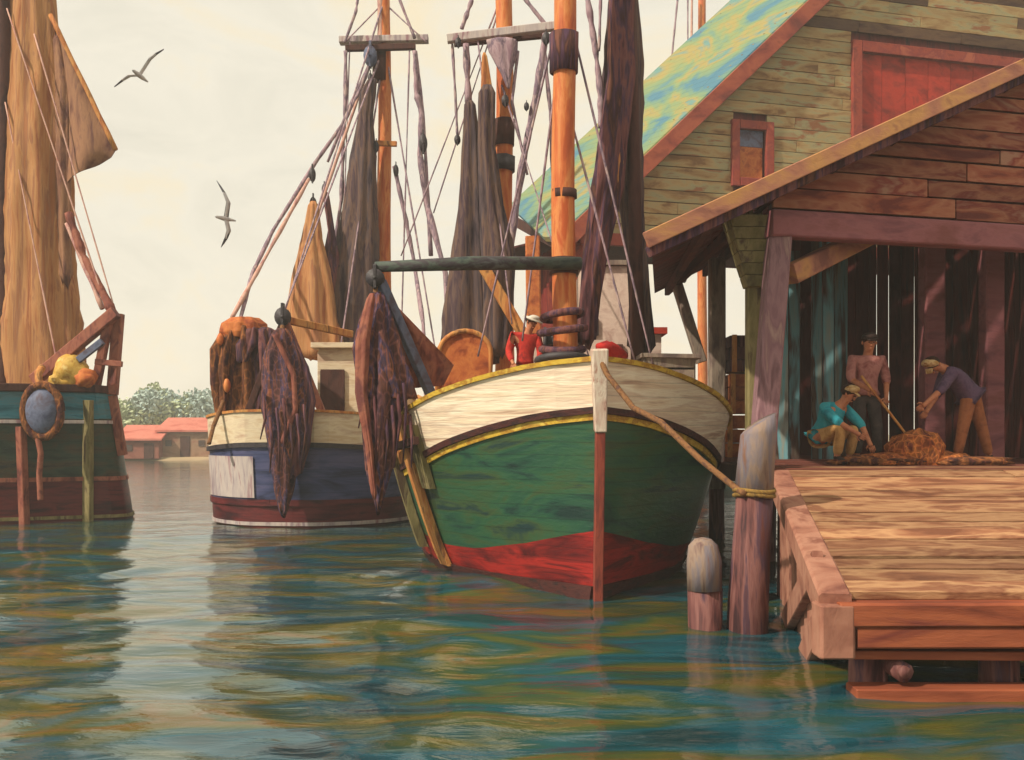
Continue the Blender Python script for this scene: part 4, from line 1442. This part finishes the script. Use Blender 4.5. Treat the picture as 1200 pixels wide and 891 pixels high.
BH = Hull((-5.2, 23.1, 0), R(7), 14.0,
          ell(2.54, 2.3) + [(3.5, 2.55), (7, 2.4), (10, 1.8), (12.5, .9), (14, .03)],
          ell(2.5, 2.6) + [(3.5, 2.5), (7, 2.2), (10, 1.5), (12.5, .6), (14, .03)],
          [(0, 2.62), (1, 2.52), (3, 2.46), (7, 2.55), (11, 2.95), (14, 3.5)], .25, .8, .9)
bb = lambda s: BH.sheer(s) - .76
ms = lambda s: .52
def endcap(h, m, zs, off=0.0):
    m.grid([[h.pt(0, -1, z, 0) + V((0, -off, 0)), h.pt(0, 1, z, 0) + V((0, -off, 0))] for z in zs])
m = MB()
zl = [lambda s, t=t: ms(s) + (bb(s) - ms(s)) * t for t in (0, .25, .5, .75, 1)]
BH.shell(m, zl); endcap(BH, m, [f(0) for f in zl])
m.cur = 1
zl = [lambda s, t=t: -.6 + (ms(s) + .6) * t for t in (0, .3, .6, .8, 1)]
BH.shell(m, zl); endcap(BH, m, [f(0) for f in zl])
m.build('hull', [M['slate'], M['maroon']], B)
def ring_rail(h, m, z0, z1, o0, o1):
    h.strip(m, z0, z1, o0, o1)
    a, b = h.pt(0, -1, z0(0), 0), h.pt(0, 1, z0(0), 0)
    u = (b - a).normalized(); nrm = V((u.y, -u.x, 0))
    if nrm.y > 0: nrm = -nrm
    zc = (z0(0) + z1(0)) / 2
    m.beam(V((a.x, a.y, zc)) + nrm * (o0 + o1) / 2 - u * .02, V((b.x, b.y, zc)) + nrm * (o0 + o1) / 2 + u * .02, abs(o1 - o0), (z1(0) - z0(0)) / .97)
m = MB(); ring_rail(BH, m, lambda s: bb(s) + .08, lambda s: BH.sheer(s), -.08, .012); m.build('bulwark', M['creamhouse'], B)
m = MB(); ring_rail(BH, m, lambda s: bb(s) - .03, lambda s: bb(s) + .075, .0, .07); m.build('rub_rail', M['iron'], B)
m = MB(); ring_rail(BH, m, lambda s: BH.sheer(s) + .002, lambda s: BH.sheer(s) + .06, -.14, .05); m.build('cap_rail', M['ochre'], B)
m = MB(); ring_rail(BH, m, lambda s: .50, lambda s: .64, .0, .045); m.build('boot_rail', M['maroon'], B)
m = MB(); ring_rail(BH, m, lambda s: .05, lambda s: .13, .0, .03); m.build('waterline_band', M['patch'], B)
m = MB()
rows = []
for s in (1.8, 1.3, .95, .65, .42, .25, .14, .07, .03):
    rows.append([BH.pt(s, -1, z, .03) for z in (.68, .95, 1.2, 1.45, 1.62)])
m.grid(rows)
m.build('pale_side_panel', M['patch'], B)  # pale panel set just proud of the stern's left side
planks_on_deck(BH, B, .05, 13.5, lambda s: BH.sheer(s) - .5)
# wheelhouse (cream, door open)
m = MB()
a, b = P(372, 480, 25.4), P(422, 408, 25.4)
m.beam(((a.x + b.x) / 2, 25.4, (2.0 + b.z) / 2), ((a.x + b.x) / 2, 27.2, (2.0 + b.z) / 2), b.x - a.x, b.z - 2.0)
wh = m.build('wheelhouse', M['creamhouse'], B)
m = MB(); m.beam(((a.x + b.x) / 2, 25.2, b.z + .06), ((a.x + b.x) / 2, 27.4, b.z + .06), b.x - a.x + .26, .13); m.build('wheelhouse_roof', M['creamhouse'], B)
m = MB(); m.beam((a.x + .08, 25.36, 2.95), (a.x + .68, 25.36, 2.95), .06, 1.55); m.build('door', M['dkwood'], wh)
m = MB(); m.beam((a.x - .1, 25.3, 2.05), (b.x + .2, 25.3, 2.05), .3, .12); m.build('sill_board', M['dkwood'], B)
m = MB(); c = P(420, 470, 24.9); m.beam((c.x + .3, 24.9, 1.9), (c.x + .3, 24.9, 3.6), .5, .5, up=(0, 1, 0)); m.build('engine_casing', M['creamhouse'], B)
# gallows frame
gb = V(P(332, 372, 22.9))
m = MB(); m.beam(gb, P(378, 485, 23.6), .17, .17, up=(0, 1, 0)); m.build('gallows_leg', M['brownred'], B)
m = MB(); m.beam(gb + V((0, .1, -.05)), P(286, 495, 23.5), .15, .15, up=(0, 1, 0)); m.build('gallows_leg', M['dkwood'], B)
m = MB(); m.beam(P(330, 374, 22.95), P(412, 392, 24.2), .14, .16); m.build('gallows_arm', M['ochre'], B)
block_part(B, gb + V((0, -.05, 0)), .19, 'iron', 1.2)
# masts
MMB = mast(B, -3.62, 29, 2.1, 17, .23, .16)
m = MB(); m.beam(P(405, 57, 28.6), P(487, 55, 28.6), .16, .16); m.build('crosstree', M['dkwood'], MMB)
m = MB(); m.beam(P(398, 48, 28.8), P(502, 46, 28.8), .3, .18); m.build('crosstree', M['patch'], MMB)
m = MB(); m.tube([P(445, 95, 28.9), P(445, 58, 28.9)], .2, 14, wob=.2); m.build('band', M['dkwood'], MMB)
m = MB(); m.beam(P(438, 168, 28.6), P(465, 169, 28.6), .12, .14); m.build('cleat', M['ochre'], MMB)
block_part(B, P(434, 66, 28.4), .2, 'bluespar')
for pts, r in (([P(405, 60, 28.5), P(405, 110, 28.5), P(402, 180, 28.5), P(400, 235, 28.5), P(390, 300, 28.5)], .055),
               ([P(436, 70, 28.5), P(420, 110, 28.5), P(400, 148, 28.5), P(370, 190, 28.5), P(320, 270, 27.5), P(296, 320, 26.5), P(280, 380, 25)], .055),
               ([P(440, 60, 28.5), P(412, 120, 28.5), P(384, 190, 28.5)], .04),
               ([P(486, 60, 28.5), P(488, 110, 28.5), P(494, 135, 28.5), P(492, 180, 28.5), P(500, 240, 28.5), P(522, 320, 28), P(532, 450, 27)], .075),
               ([P(487, 60, 28.6), P(497, 150, 28.6), P(505, 300, 28.6)], .05),
               ([P(462, 195, 28.5), P(474, 250, 28.5), P(484, 300, 28.5), P(496, 380, 27), P(500, 480, 26.5)], .06),
               ([P(404, 50, 28.5), P(417, 14, 28.5), P(420, -6, 28.5)], .04),
               ([P(466, -6, 28.5), P(486, 45, 28.5)], .04)):
    stay(B, pts, r)
for pts, r in (([P(438, 62, 28.7), P(390, 200, 28.2), P(355, 300, 27.5)], .04), ([P(362, 210, 28), P(312, 300, 26.8), P(272, 372, 25)], .05),
               ([P(446, -6, 28.9), P(446, 50, 28.9)], .09)):
    stay(B, pts, r, 'rigpink')
for (px, py, r) in ((366, 205, .16), (367, 240, .17), (496, 168, .2), (464, 200, .13), (441, 172, .12), (380, 222, .12), (434, 92, .12)):
    block_part(B, P(px, py, 28.3), r * .62, h=2.2)
drape_px(B, [(92, 432, 442), (110, 422, 440), (140, 420, 436), (190, 411, 440), (250, 402, 441), (310, 394, 442), (370, 384, 443), (420, 380, 442)], 28.3, 'sail_dark', 'furled_sail', 31, 8, .12, .5)
drape_px(B, [(225, 378, 385), (270, 385, 392), (330, 376, 402), (400, 370, 400)], 28.1, 'sail_plum', 'furled_sail', 33, 5)
drape_px(B, [(236, 362, 372), (280, 354, 376), (330, 343, 388), (390, 334, 398), (420, 332, 400)], 27.6, 'sail_tan', 'furled_sail', 35, 7, .12, .4)
# nets
T = thing('net_heap', P(292, 500, 24.2), 'tall rounded heap of brown nets with orange floats on the blue boat stern', 'net')
m = MB()
m.drape([(P(290, 382, 24.3), .40, .4), (P(290, 400, 24.3), .58, .5), (P(290, 440, 24.3), .66, .52), (P(290, 480, 24.3), .60, .5), (P(292, 512, 24.3), .5, .45)], 7, .2, n=60, seed=41)
m.drape([(P(272, 386, 24.1), .2, .2), (P(266, 410, 24.1), .3, .3), (P(264, 450, 24.1), .26, .3), (P(266, 496, 24.1), .2, .2)], 5, .3, n=44, seed=44, rag=.3)
m.build('netting', M['netheap'], T)
m = MB()
m.drape([(P(312, 384, 24.0), .16, .2), (P(316, 410, 23.9), .28, .26), (P(314, 450, 23.9), .24, .25), (P(306, 492, 23.9), .16, .18)], 5, .3, n=44, seed=47, rag=.3)
m.drape([(P(298, 384, 23.9), .12, .2), (P(294, 404, 23.8), .26, .2), (P(286, 426, 23.8), .12, .12)], 4, .3, n=30, seed=49)
m.build('dark_netting', M['sail_plum'], T)
m = MB()
m.drape([(P(287, 372, 24.2), .28, .3), (P(285, 380, 24.2), .50, .42), (P(284, 390, 24.2), .54, .44), (P(284, 397, 24.2), .46, .4)], 7, .1, seed=43)
m.build('top_cover', M['orangewood'], T)
for (px, py, r) in ((266, 452, .085), (258, 398, .08)):
    m = MB(); m.blob(P(px, py, 23.62 if py > 400 else 23.8), r, r, r * 1.9, .08, seed=px, sub=2); m.build('float', M['orange'], T)
m = MB()
rope(m, [P(262, 470, 23.6), P(250, 500, 23.3), P(245, 520, 23.0)], .05); m.build('net_rope', M['rope'], T)
T = thing('hung_net', P(330, 600, 22.6), 'dark rose net hanging from the blue boat gallows over its round stern', 'net', 'nets hung to dry from the booms')
drape_px(T, [(385, 322, 338), (420, 310, 348), (470, 308, 356), (520, 316, 352), (570, 322, 344), (602, 328, 336)], 22.55, 'net', 'netting', 51, 6, .2, .3, .3)
drape_px(T, [(390, 336, 342), (430, 344, 362), (470, 348, 370), (520, 342, 364), (560, 330, 350)], 22.6, 'sail_plum', 'netting', 53, 5, .2, .2, .2)
m = MB(); rope(m, [P(322, 392, 22.3), P(344, 440, 22.3), P(346, 480, 22.3), P(330, 520, 22.3)], .06); m.build('float_line', M['brownred'], T)
m = MB()
for k in range(7):
    x0 = 308 + k * 8; y0 = 460 + (k * 29) % 40
    m.tube([P(x0, y0, 22.2), P(x0 + 3, y0 + 30, 22.15), P(x0 - 3 + k % 3 * 3, y0 + 55 + k % 4 * 10, 22.2)], [.035, .03, .012], 6)
m.build('loose_twine', M['sail_plum'], T)
m = MB(); m.tube([gb + V((0, -.1, -.2)), P(330, 392, 22.6)], .05, 8); m.build('hanging_rope', M['rope'], T)

# ------------------------------------------------------------------ dark green boat at the picture edge, stern on
C = thing('fishing_boat', (-12, 27, 0), 'dark green boat with teal strake and tan sails at the picture edge', 'boat')
CH = Hull((-11.75, 24.4, 0), R(-26), 14,
          [(0, 1.65), (.1, 1.9), (.4, 2.1), (1, 2.2), (3, 2.3), (7, 2.3), (11, 1.5), (14, .03)],
          [(0, 2.1), (.1, 2.4), (.4, 2.6), (1, 2.7), (3, 2.6), (7, 2.1), (11, 1.1), (14, .03)],
          [(0, 3.2), (1, 3.15), (4, 3.0), (8, 3.2), (14, 4)], .15, .8, 1.0)
m = MB()
levels = [(-.6, 1.05, 'maroon'), (1.05, 2.42, 'dkgreen'), (2.5, 3.12, 'teal')]
for i, (z0, z1, mt) in enumerate(levels[:2]):
    m.cur = i
    zl = [lambda s, z=z0 + (z1 - z0) * t: z for t in (0, .33, .66, 1)]
    CH.shell(m, zl); endcap(CH, m, [f(0) for f in zl])
m.cur = 1
zl = [lambda s: 2.42, lambda s: CH.sheer(s)]
CH.shell(m, zl); endcap(CH, m, [f(0) for f in zl])
m.build('hull', [M['maroon'], M['dkgreen']], C)
m = MB(); ring_rail(CH, m, lambda s: 2.5, lambda s: CH.sheer(s) - .08, .0, .03); m.build('strake', M['teal'], C)
m = MB(); ring_rail(CH, m, lambda s: CH.sheer(s) - .06, lambda s: CH.sheer(s) + .12, -.1, .07); m.build('cap_rail', M['dkwood'], C)
m = MB(); ring_rail(CH, m, lambda s: 2.38, lambda s: 2.46, .0, .05); m.build('rub_rail', M['patch'], C)
m = MB(); ring_rail(CH, m, lambda s: .98, lambda s: 1.08, .0, .03); m.build('boot_rail', M['brownred'], C)
m = MB(); ring_rail(CH, m, lambda s: .06, lambda s: .14, .0, .03); m.build('waterline_band', M['olive'], C)
planks_on_deck(CH, C, .05, 13.5, lambda s: CH.sheer(s) - .35)
m = MB(); q = CH.pt(0, 1, 1, 0)
tz = [CH.pt(0, -1, z, 0).lerp(CH.pt(0, 1, z, 0), .965) for z in (-.3, 2.95)]; un = V((-.44, -.9, 0))
for u, v in zip(tz, tz[1:]): m.beam(u + un * .07, v + un * .07, .26, .14, up=un)
m.build('quarter_timber', M['olive'], C)
m = MB(); qq = P(41, 590, 24.2); m.beam(CH.pt(0, -1, -.2, 0).lerp(CH.pt(0, 1, -.2, 0), .55) + un * .08, CH.pt(0, -1, 2.3, 0).lerp(CH.pt(0, 1, 2.3, 0), .53) + un * .08, .2, .18, up=un); m.build('rudder_post', M['brownred'], C)
# gallows
m = MB(); gl = CH.pt(.25, 1, 3.1, .09); m.beam(P(139, 368, gl.y), gl, .24, .24, up=(0, 1, 0)); m.beam(gl + V((0, 0, -.02)), CH.pt(.25, 1, 1.6, .1), .2, .2, up=(0, 1, 0)); m.build('gallows_leg', M['brownred'], C)
m = MB(); m.beam(P(136, 366, 25), P(40, 446, 25.2), .26, .28); m.build('gallows_arm', M['brownred'], C)
m = MB(); m.beam(P(128, 372, 25.1), P(112, 455, 25.3), .2, .2, up=(0, 1, 0)); m.build('gallows_leg', M['brownred'], C)
m = MB(); m.beam(P(112, 424, 24.95), P(143, 427, 24.95), .12, .14); m.build('gallows_rung', M['brownred'], C)
m = MB(); m.beam(P(92, 422, 24.8), P(120, 400, 24.8), .12, .16); m.build('boat_hook', M['bluespar'], C)
stay(C, [P(80, 250, 25.5), P(98, 300, 25.4), P(132, 366, 25.1)], .10, 'brownred')
stay(C, [P(78, 262, 25.6), P(120, 362, 25.1)], .05, 'rigpink')
mast(C, -12.9, 26, 2.8, 16, .26, .2, 'dkwood')
drape_px(C, [(-40, 14, 60), (30, 12, 66), (100, 10, 76), (170, 6, 80), (230, 4, 82), (300, 0, 84), (370, -8, 92), (440, -12, 100), (462, -10, 100)], 26.2, 'sail_tan', 'mainsail', 61, 9, .10, .6)
drape_px(C, [(40, 62, 74), (100, 66, 84), (180, 66, 84), (260, 68, 82), (330, 70, 86)], 25.9, 'sail_brown', 'mainsail', 64, 5, .12, .25)
# sail corner blown out
m = MB()
a, b, c = P(62, 20, 25.8), P(135, 178, 25.4), P(78, 214, 25.8)
e = P(66, 120, 25.8)
rows = []
for i in range(11):
    t = i / 10
    l = a.lerp(c, t); r_ = a.lerp(b, min(1, t / .82)) if t < .82 else b.lerp(c, (t - .82) / .6)
    rows.append([l.lerp(r_, k / 10) + V((0, .14 * math.sin(k * .5 + t * 3), 0)) for k in range(11)])
m.grid(rows); m.grid([[p + V((0, .03, 0)) for p in r] for r in rows])
m.build('sail_corner', M['sail_brown'], C)
m = MB(); m.tube([rows[i][10] for i in range(9)], .06, 8, wob=.3); m.build('bolt_rope', M['ochre'], C)
T = thing('rope_fender', P(50, 480, 24.3), 'round blue grey fender in a brown rope ring hanging on the dark green transom', 'fender')
c = P(50, 482, 24.15)
m = MB(); m.blob(c, .40, .24, .55, .05, seed=3); m.build('ball', M['bluespar'], T)
m = MB(); m.tube([c + V((math.cos(t * math.pi / 12) * .44, -.03, math.sin(t * math.pi / 12) * .62)) for t in range(25)], .10, 8, wob=.3, caps=False); m.build('rope_ring', M['netheap'], T)
m = MB(); rope(m, [c + V((-.08, 0, .6)), c + V((-.15, .1, .9)), c + V((-.2, .4, 1.05))], .09); m.build('lanyard', M['ochre'], T)
m = MB(); rope(m, [c + V((-.1, -.05, -.6)), c + V((-.02, -.05, -1.0)), c + V((-.08, 0, -1.5)), c + V((-.05, 0, -2.1))], .07); m.build('rope_tail', M['brownred'], T)
T = thing('oilskin_heap', P(88, 455, 24.9), 'yellow oilskins heaped on the dark green boat rail', 'oilskins')
m = MB(); m.blob(P(84, 436, 24.95), .40, .3, .42, .3, seed=12); m.blob(P(72, 447, 24.9), .3, .25, .22, .3, seed=14)
m.build('coat', M['yellowcloth'], T)
m = MB(); m.blob(P(100, 444, 24.9), .28, .24, .25, .3, seed=17); m.build('trousers', M['orangewood'], T)

for (a, b, Ya, Yb) in (((588, -5), (470, 300), 21.6, 22), ((590, -5), (508, 250), 21.6, 22), ((588, 100), (690, 418), 21.4, 19), ((560, 48), (600, 380), 21.4, 20),
                       ((660, -5), (560, 418), 16.5, 17.5), ((662, -5), (768, 440), 16.5, 16.8), ((664, 120), (745, 428), 16.5, 16.6), ((656, 60), (612, 400), 16.5, 17)):
    stay(G, [P(a[0], a[1], Ya), P(b[0], b[1], Yb)], .016, 'rigging')
for (a, b, Ya, Yb) in (((452, -5), (300, 470), 29, 24.5), ((448, 60), (330, 372), 29, 23), ((450, 60), (390, 470), 29, 27), ((452, 60), (520, 470), 29, 27), ((404, 50), (445, 8), 28.6, 29), ((500, 50), (455, 8), 28.6, 29),
                       ((410, 50), (398, 400), 28.6, 28), ((480, 55), (470, 400), 28.6, 28)):
    stay(B, [P(a[0], a[1], Ya), P(b[0], b[1], Yb)], .022, 'rigging')
for (a, b) in (((8, 10), (128, 370)), ((40, 40), (136, 368)), ((6, 120), (70, 440))):
    stay(C, [P(a[0], a[1], 25.8), P(b[0], b[1], 25.1)], .02, 'rigpink')

# ------------------------------------------------------------------ schooner beyond the fish house
D = thing('distant_schooner', (9, 50, 0), 'far schooner whose orange mast and rigging rise behind the mossy roof', 'boat')
DHl = Hull((8.0, 46, 0), R(15), 16, [(0, 1.2), (1, 2), (5, 2.4), (10, 2), (14, .8), (16, .03)], [(0, .9), (1, 1.6), (5, 2.2), (10, 1.7), (14, .5), (16, .03)],
           [(0, 2.2), (8, 2.0), (16, 3)], .1, .7, .9)
m = MB()
zl = [lambda s: -.5, lambda s: .5, lambda s: DHl.sheer(s)]
DHl.shell(m, zl); endcap(DHl, m, [f(0) for f in zl]); m.build('hull', M['slate_dark'], D)
planks_on_deck(DHl, D, .05, 15.5, lambda s: DHl.sheer(s) - .3)
mast(D, (823 - 600) / 1200 * 51, 51, 1.7, 26, .26, .18)
for pts, r in (([P(795, -10, 50.5), P(788, 60, 50.5), P(783, 120, 50.5)], .05), ([P(806, -10, 50.5), P(806, 100, 50.5)], .04),
               ([P(856, -10, 50.5), P(862, 40, 50.5)], .05)):
    stay(D, pts, r, 'rigging')
stay(D, [P(811, -10, 50.5), P(810, 90, 50.5)], .06, 'rigpink')

# ------------------------------------------------------------------ gear on the quay behind the rail
for (px, py, w, h, lb, mt) in ((850, 0, 1.0, .8, 'bottom rust orange crate of the stack behind the box on the quay', 'orangewood'),
                               (852, 1, .95, .75, 'middle rust orange crate of the stack on the quay', 'orangewood'),
                               (852, 2, .9, .7, 'top dark plum crate of the stack on the quay', 'sail_plum')):
    Y = 19.6
    x = (px - 600) / 1200 * Y + .45
    z0 = FZ + (0, .82, 1.6)[py]
    T = thing('crate', (x, Y, z0), lb, 'crate', 'crates stacked on the quay')
    m = MB()
    for k in range(3):
        m.beam((x - w / 2, Y - .4, z0 + h * (k + .5) / 3), (x + w / 2, Y - .4, z0 + h * (k + .5) / 3), .03, h / 3 - .02)
        m.beam((x - w / 2, Y + .4, z0 + h * (k + .5) / 3), (x + w / 2, Y + .4, z0 + h * (k + .5) / 3), .03, h / 3 - .02)
        for q in (-1, 1):
            m.beam((x + q * w / 2, Y - .38, z0 + h * (k + .5) / 3), (x + q * w / 2, Y + .38, z0 + h * (k + .5) / 3), .03, h / 3 - .02)
    m.build('slats', M[mt], T)
    m = MB()
    for q in (-1, 1):
        m.beam((x + q * (w / 2 - .05), Y - .43, z0), (x + q * (w / 2 - .05), Y - .43, z0 + h), .09, .03, up=(0, 1, 0))
    m.beam((x - w / 2, Y, z0 + .02), (x + w / 2, Y, z0 + .02), .8, .03)
    m.build('corner_batten', M['ochre'], T)


# ------------------------------------------------------------------ people
def legs(h=.1, kl=(-.12, -.05, .5), kr=(.12, -.05, .5), al=(-.14, 0, .08), ar=(.14, 0, .08), tl=None, tr=None):
    return dict(kneeL=kl, kneeR=kr, ankleL=al, ankleR=ar, toeL=tl or (al[0] - .02, al[1] - .16, .04), toeR=tr or (ar[0] + .02, ar[1] - .16, .04))


# standing man, leaning on a fork
J = dict(pelvis=(0, .04, .93), waist=(0, .03, 1.08), chest=(0, -.01, 1.30), neck=(0, -.05, 1.49), head=(.0, -.10, 1.645),
         shoulderL=(-.20, -.01, 1.40), elbowL=(-.27, -.14, 1.14), wristL=(-.12, -.36, 1.0),
         shoulderR=(.20, -.01, 1.40), elbowR=(.26, -.02, 1.12), wristR=(.19, -.20, .90),
         hipL=(-.09, .04, .9), hipR=(.09, .04, .9))
J.update(legs())
r1, W1 = person((5.18, 14.95, FZ), J, 1.08, 'man in rose shirt and dark cap standing over the nets with a long fork', 'fishermen working on the wharf',
                'shirt_pink', 'trouser_dark', 'cap_dark', 'cap', (0, -.9, -.5), .25)
T = thing('pitchfork', (5.4, 14.4, FZ), 'long handled fork held by the standing man in the rose shirt', 'fork')
a = W1['palmL'] + V((.0, -.02, .02)); b = V((5.62, 14.3, FZ + .28))
m = MB(); m.tube([a + (a - b) * .25, a, b], [.019, .019, .017], 8); m.build('handle', M['ochre'], T)
m = MB()
d = (b - a).normalized(); sx = d.cross(V((0, 0, 1))).normalized()
for k in (-1, 0, 1):
    m.tube([b, b + sx * k * .07 + d * .06, b + sx * k * .08 + d * .26], .009, 6)
m.build('tines', M['iron'], T)
# crouching man in turquoise
J = dict(pelvis=(-.10, .12, .34), waist=(-.08, .06, .47), chest=(.04, -.04, .66), neck=(.13, -.10, .80), head=(.20, -.15, .93),
         shoulderL=(-.13, -.10, .74), elbowL=(.02, -.30, .55), wristL=(.20, -.42, .42),
         shoulderR=(.20, .02, .74), elbowR=(.38, -.10, .52), wristR=(.44, -.22, .30),
         hipL=(-.16, .06, .32), hipR=(.02, .12, .32), kneeL=(.05, -.32, .50), kneeR=(.28, -.16, .48),
         ankleL=(.02, -.22, .08), ankleR=(.24, -.02, .08), toeL=(.10, -.38, .04), toeR=(.36, -.14, .04))
person((4.50, 14.5, FZ), J, 1.08, 'man in turquoise shirt and tan trousers crouching beside the nets', 'fishermen working on the wharf',
       'shirt_teal', 'trouser_tan', 'cap_tan', 'cap', (.8, -.5, -.25), .25)
# bending man in violet
J = dict(pelvis=(.12, .08, .90), waist=(.04, .04, 1.00), chest=(-.16, -.04, 1.17), neck=(-.33, -.09, 1.27), head=(-.46, -.13, 1.31),
         shoulderL=(-.24, -.18, 1.20), elbowL=(-.42, -.24, .96), wristL=(-.62, -.28, .80),
         shoulderR=(-.22, .12, 1.20), elbowR=(-.34, .06, .92), wristR=(-.52, -.08, .72),
         hipL=(.06, .0, .87), hipR=(.17, .12, .87), kneeL=(-.04, -.04, .47), kneeR=(.30, .14, .46),
         ankleL=(-.10, .0, .08), ankleR=(.42, .18, .08), toeL=(-.25, -.08, .04), toeR=(.28, .08, .04))
person((6.45, 14.6, FZ), J, 1.08, 'man in violet shirt and rust trousers bending over the nets', 'fishermen working on the wharf',
       'shirt_violet', 'trouser_rust', 'cap_tan', 'cap', (-.85, -.3, -.45), .2)
# net heap between them
T = thing('net_heap', (5.75, 14.4, FZ), 'low rust coloured heap of nets on the shed floor between the working men', 'net')
m = MB(); m.blob((5.66, 14.4, FZ + .16), .36, .32, .32, .35, 2.2, seed=4, flat=-.16); m.blob((6.0, 14.5, FZ + .06), .5, .36, .14, .35, 2.2, seed=7, flat=-.1)
m.blob((5.2, 14.3, FZ + .06), .45, .3, .12, .3, 2.2, seed=9, flat=-.06)
m.build('netting', M['rustnet'], T)
m = MB(); m.blob((5.1, 14.25, FZ + .06), .7, .26, .1, .3, 2.2, seed=19, flat=-.06); m.blob((6.3, 14.3, FZ + .04), .7, .24, .09, .3, 2.2, seed=13, flat=-.04)
m.build('net_edge', M['netheap'], T)
# man aboard
J = dict(pelvis=(0, .04, .93), waist=(0, .03, 1.08), chest=(.02, -.01, 1.30), neck=(.06, -.04, 1.48), head=(.12, -.07, 1.63),
         shoulderL=(-.20, -.03, 1.40), elbowL=(-.27, -.10, 1.13), wristL=(-.20, -.3, .95),
         shoulderR=(.22, -.01, 1.38), elbowR=(.26, -.08, 1.12), wristR=(.22, -.28, .95),
         hipL=(-.09, .04, .9), hipR=(.09, .04, .9))
J.update(legs())
person((.22, 17.6, 2.34), J, 1.04, 'man in red shirt and white hat standing on the green boat deck', None,
       'shirt_red', 'trouser_dark', 'hat_white', 'hat', (.6, -.7, -.3), .9)


# ------------------------------------------------------------------ gulls
def gull(name_c, w1, w2, tail, beak, label):
    """w1, w2: wing tips, tail and beak: points; all in the world"""
    c = V(name_c)
    root = thing('gull', c, label, 'gull', 'gulls over the harbour')
    m = MB()
    ax = (V(beak) - V(tail))
    t = V(tail); L = ax.length; d = ax.normalized()
    m.tube([t, t + d * L * .12, t + d * L * .35, t + d * L * .6, t + d * L * .8, t + d * L * .92, V(beak)],
           [.02, .03, .055, .065, .045, .036, .006], 12)
    tips = MB()
    for w in (V(w1), V(w2)):
        sp = w - c
        up = V((0, 0, 1)) if abs(sp.normalized().z) < .85 else V((1, 0, 0))
        elbow = c + sp * .42 + up * sp.length * .14
        wr = c + sp * .68 + up * sp.length * .10
        secs = [(c, .17), (elbow, .16), (wr, .12)]
        rows = []
        for (p, ch) in secs + []:
            rows.append([p + d * ch * .35 + V((0, 0, .0)), p + d * ch * .1 + V((0, 0, .022)), p - d * ch * .65, p + d * ch * .1 - V((0, 0, .018))])
        m.grid(rows, True, True)
        rows = []
        for (p, ch) in ((wr, .12), (w.lerp(wr, .4), .075), (w, .015)):
            rows.append([p + d * ch * .35, p + d * ch * .1 + V((0, 0, .018)), p - d * ch * .65, p + d * ch * .1 - V((0, 0, .015))])
        tips.grid(rows, True, True)
    m.build('body', M['gullwhite'], root)
    tips.build('wing_tip', M['gulldark'], root)


gull(P(163, 88, 26), P(134, 102, 25.6), P(192, 58, 26.3), P(173, 96, 26.4), P(155, 82, 25.5), 'gull gliding with raised wings high in the sky beside the brown sail')
gull(P(264, 256, 28), P(254, 212, 28.3), P(259, 290, 27.7), P(276, 259, 28.3), P(252, 254, 27.7), 'gull banking with upright wings between the two stern on boats')

# ------------------------------------------------------------------ air
hz = MB()
x0, x1, y0, y1, z0, z1 = -170, 170, -8, 330, -1.5, 28
hv = [(x0, y0, z0), (x1, y0, z0), (x1, y1, z0), (x0, y1, z0), (x0, y0, z1), (x1, y0, z1), (x1, y1, z1), (x0, y1, z1)]
hz.add(hv, [(0, 3, 2, 1), (4, 5, 6, 7), (0, 1, 5, 4), (1, 2, 6, 5), (2, 3, 7, 6), (3, 0, 4, 7)])
hm = bpy.data.materials.new('haze_air')
hm.use_nodes = True
hn = hm.node_tree
hn.nodes.clear()
ho = hn.nodes.new("ShaderNodeOutputMaterial")
hp = hn.nodes.new("ShaderNodeVolumePrincipled")
hp.inputs["Color"].default_value = (.93, .93, .90, 1)
hp.inputs["Density"].default_value = .0016
hn.links.new(hp.outputs[0], ho.inputs["Volume"])
if HAZE:
    tag(hz.build('haze', hm), 'pale harbour haze', None, None, 'stuff')
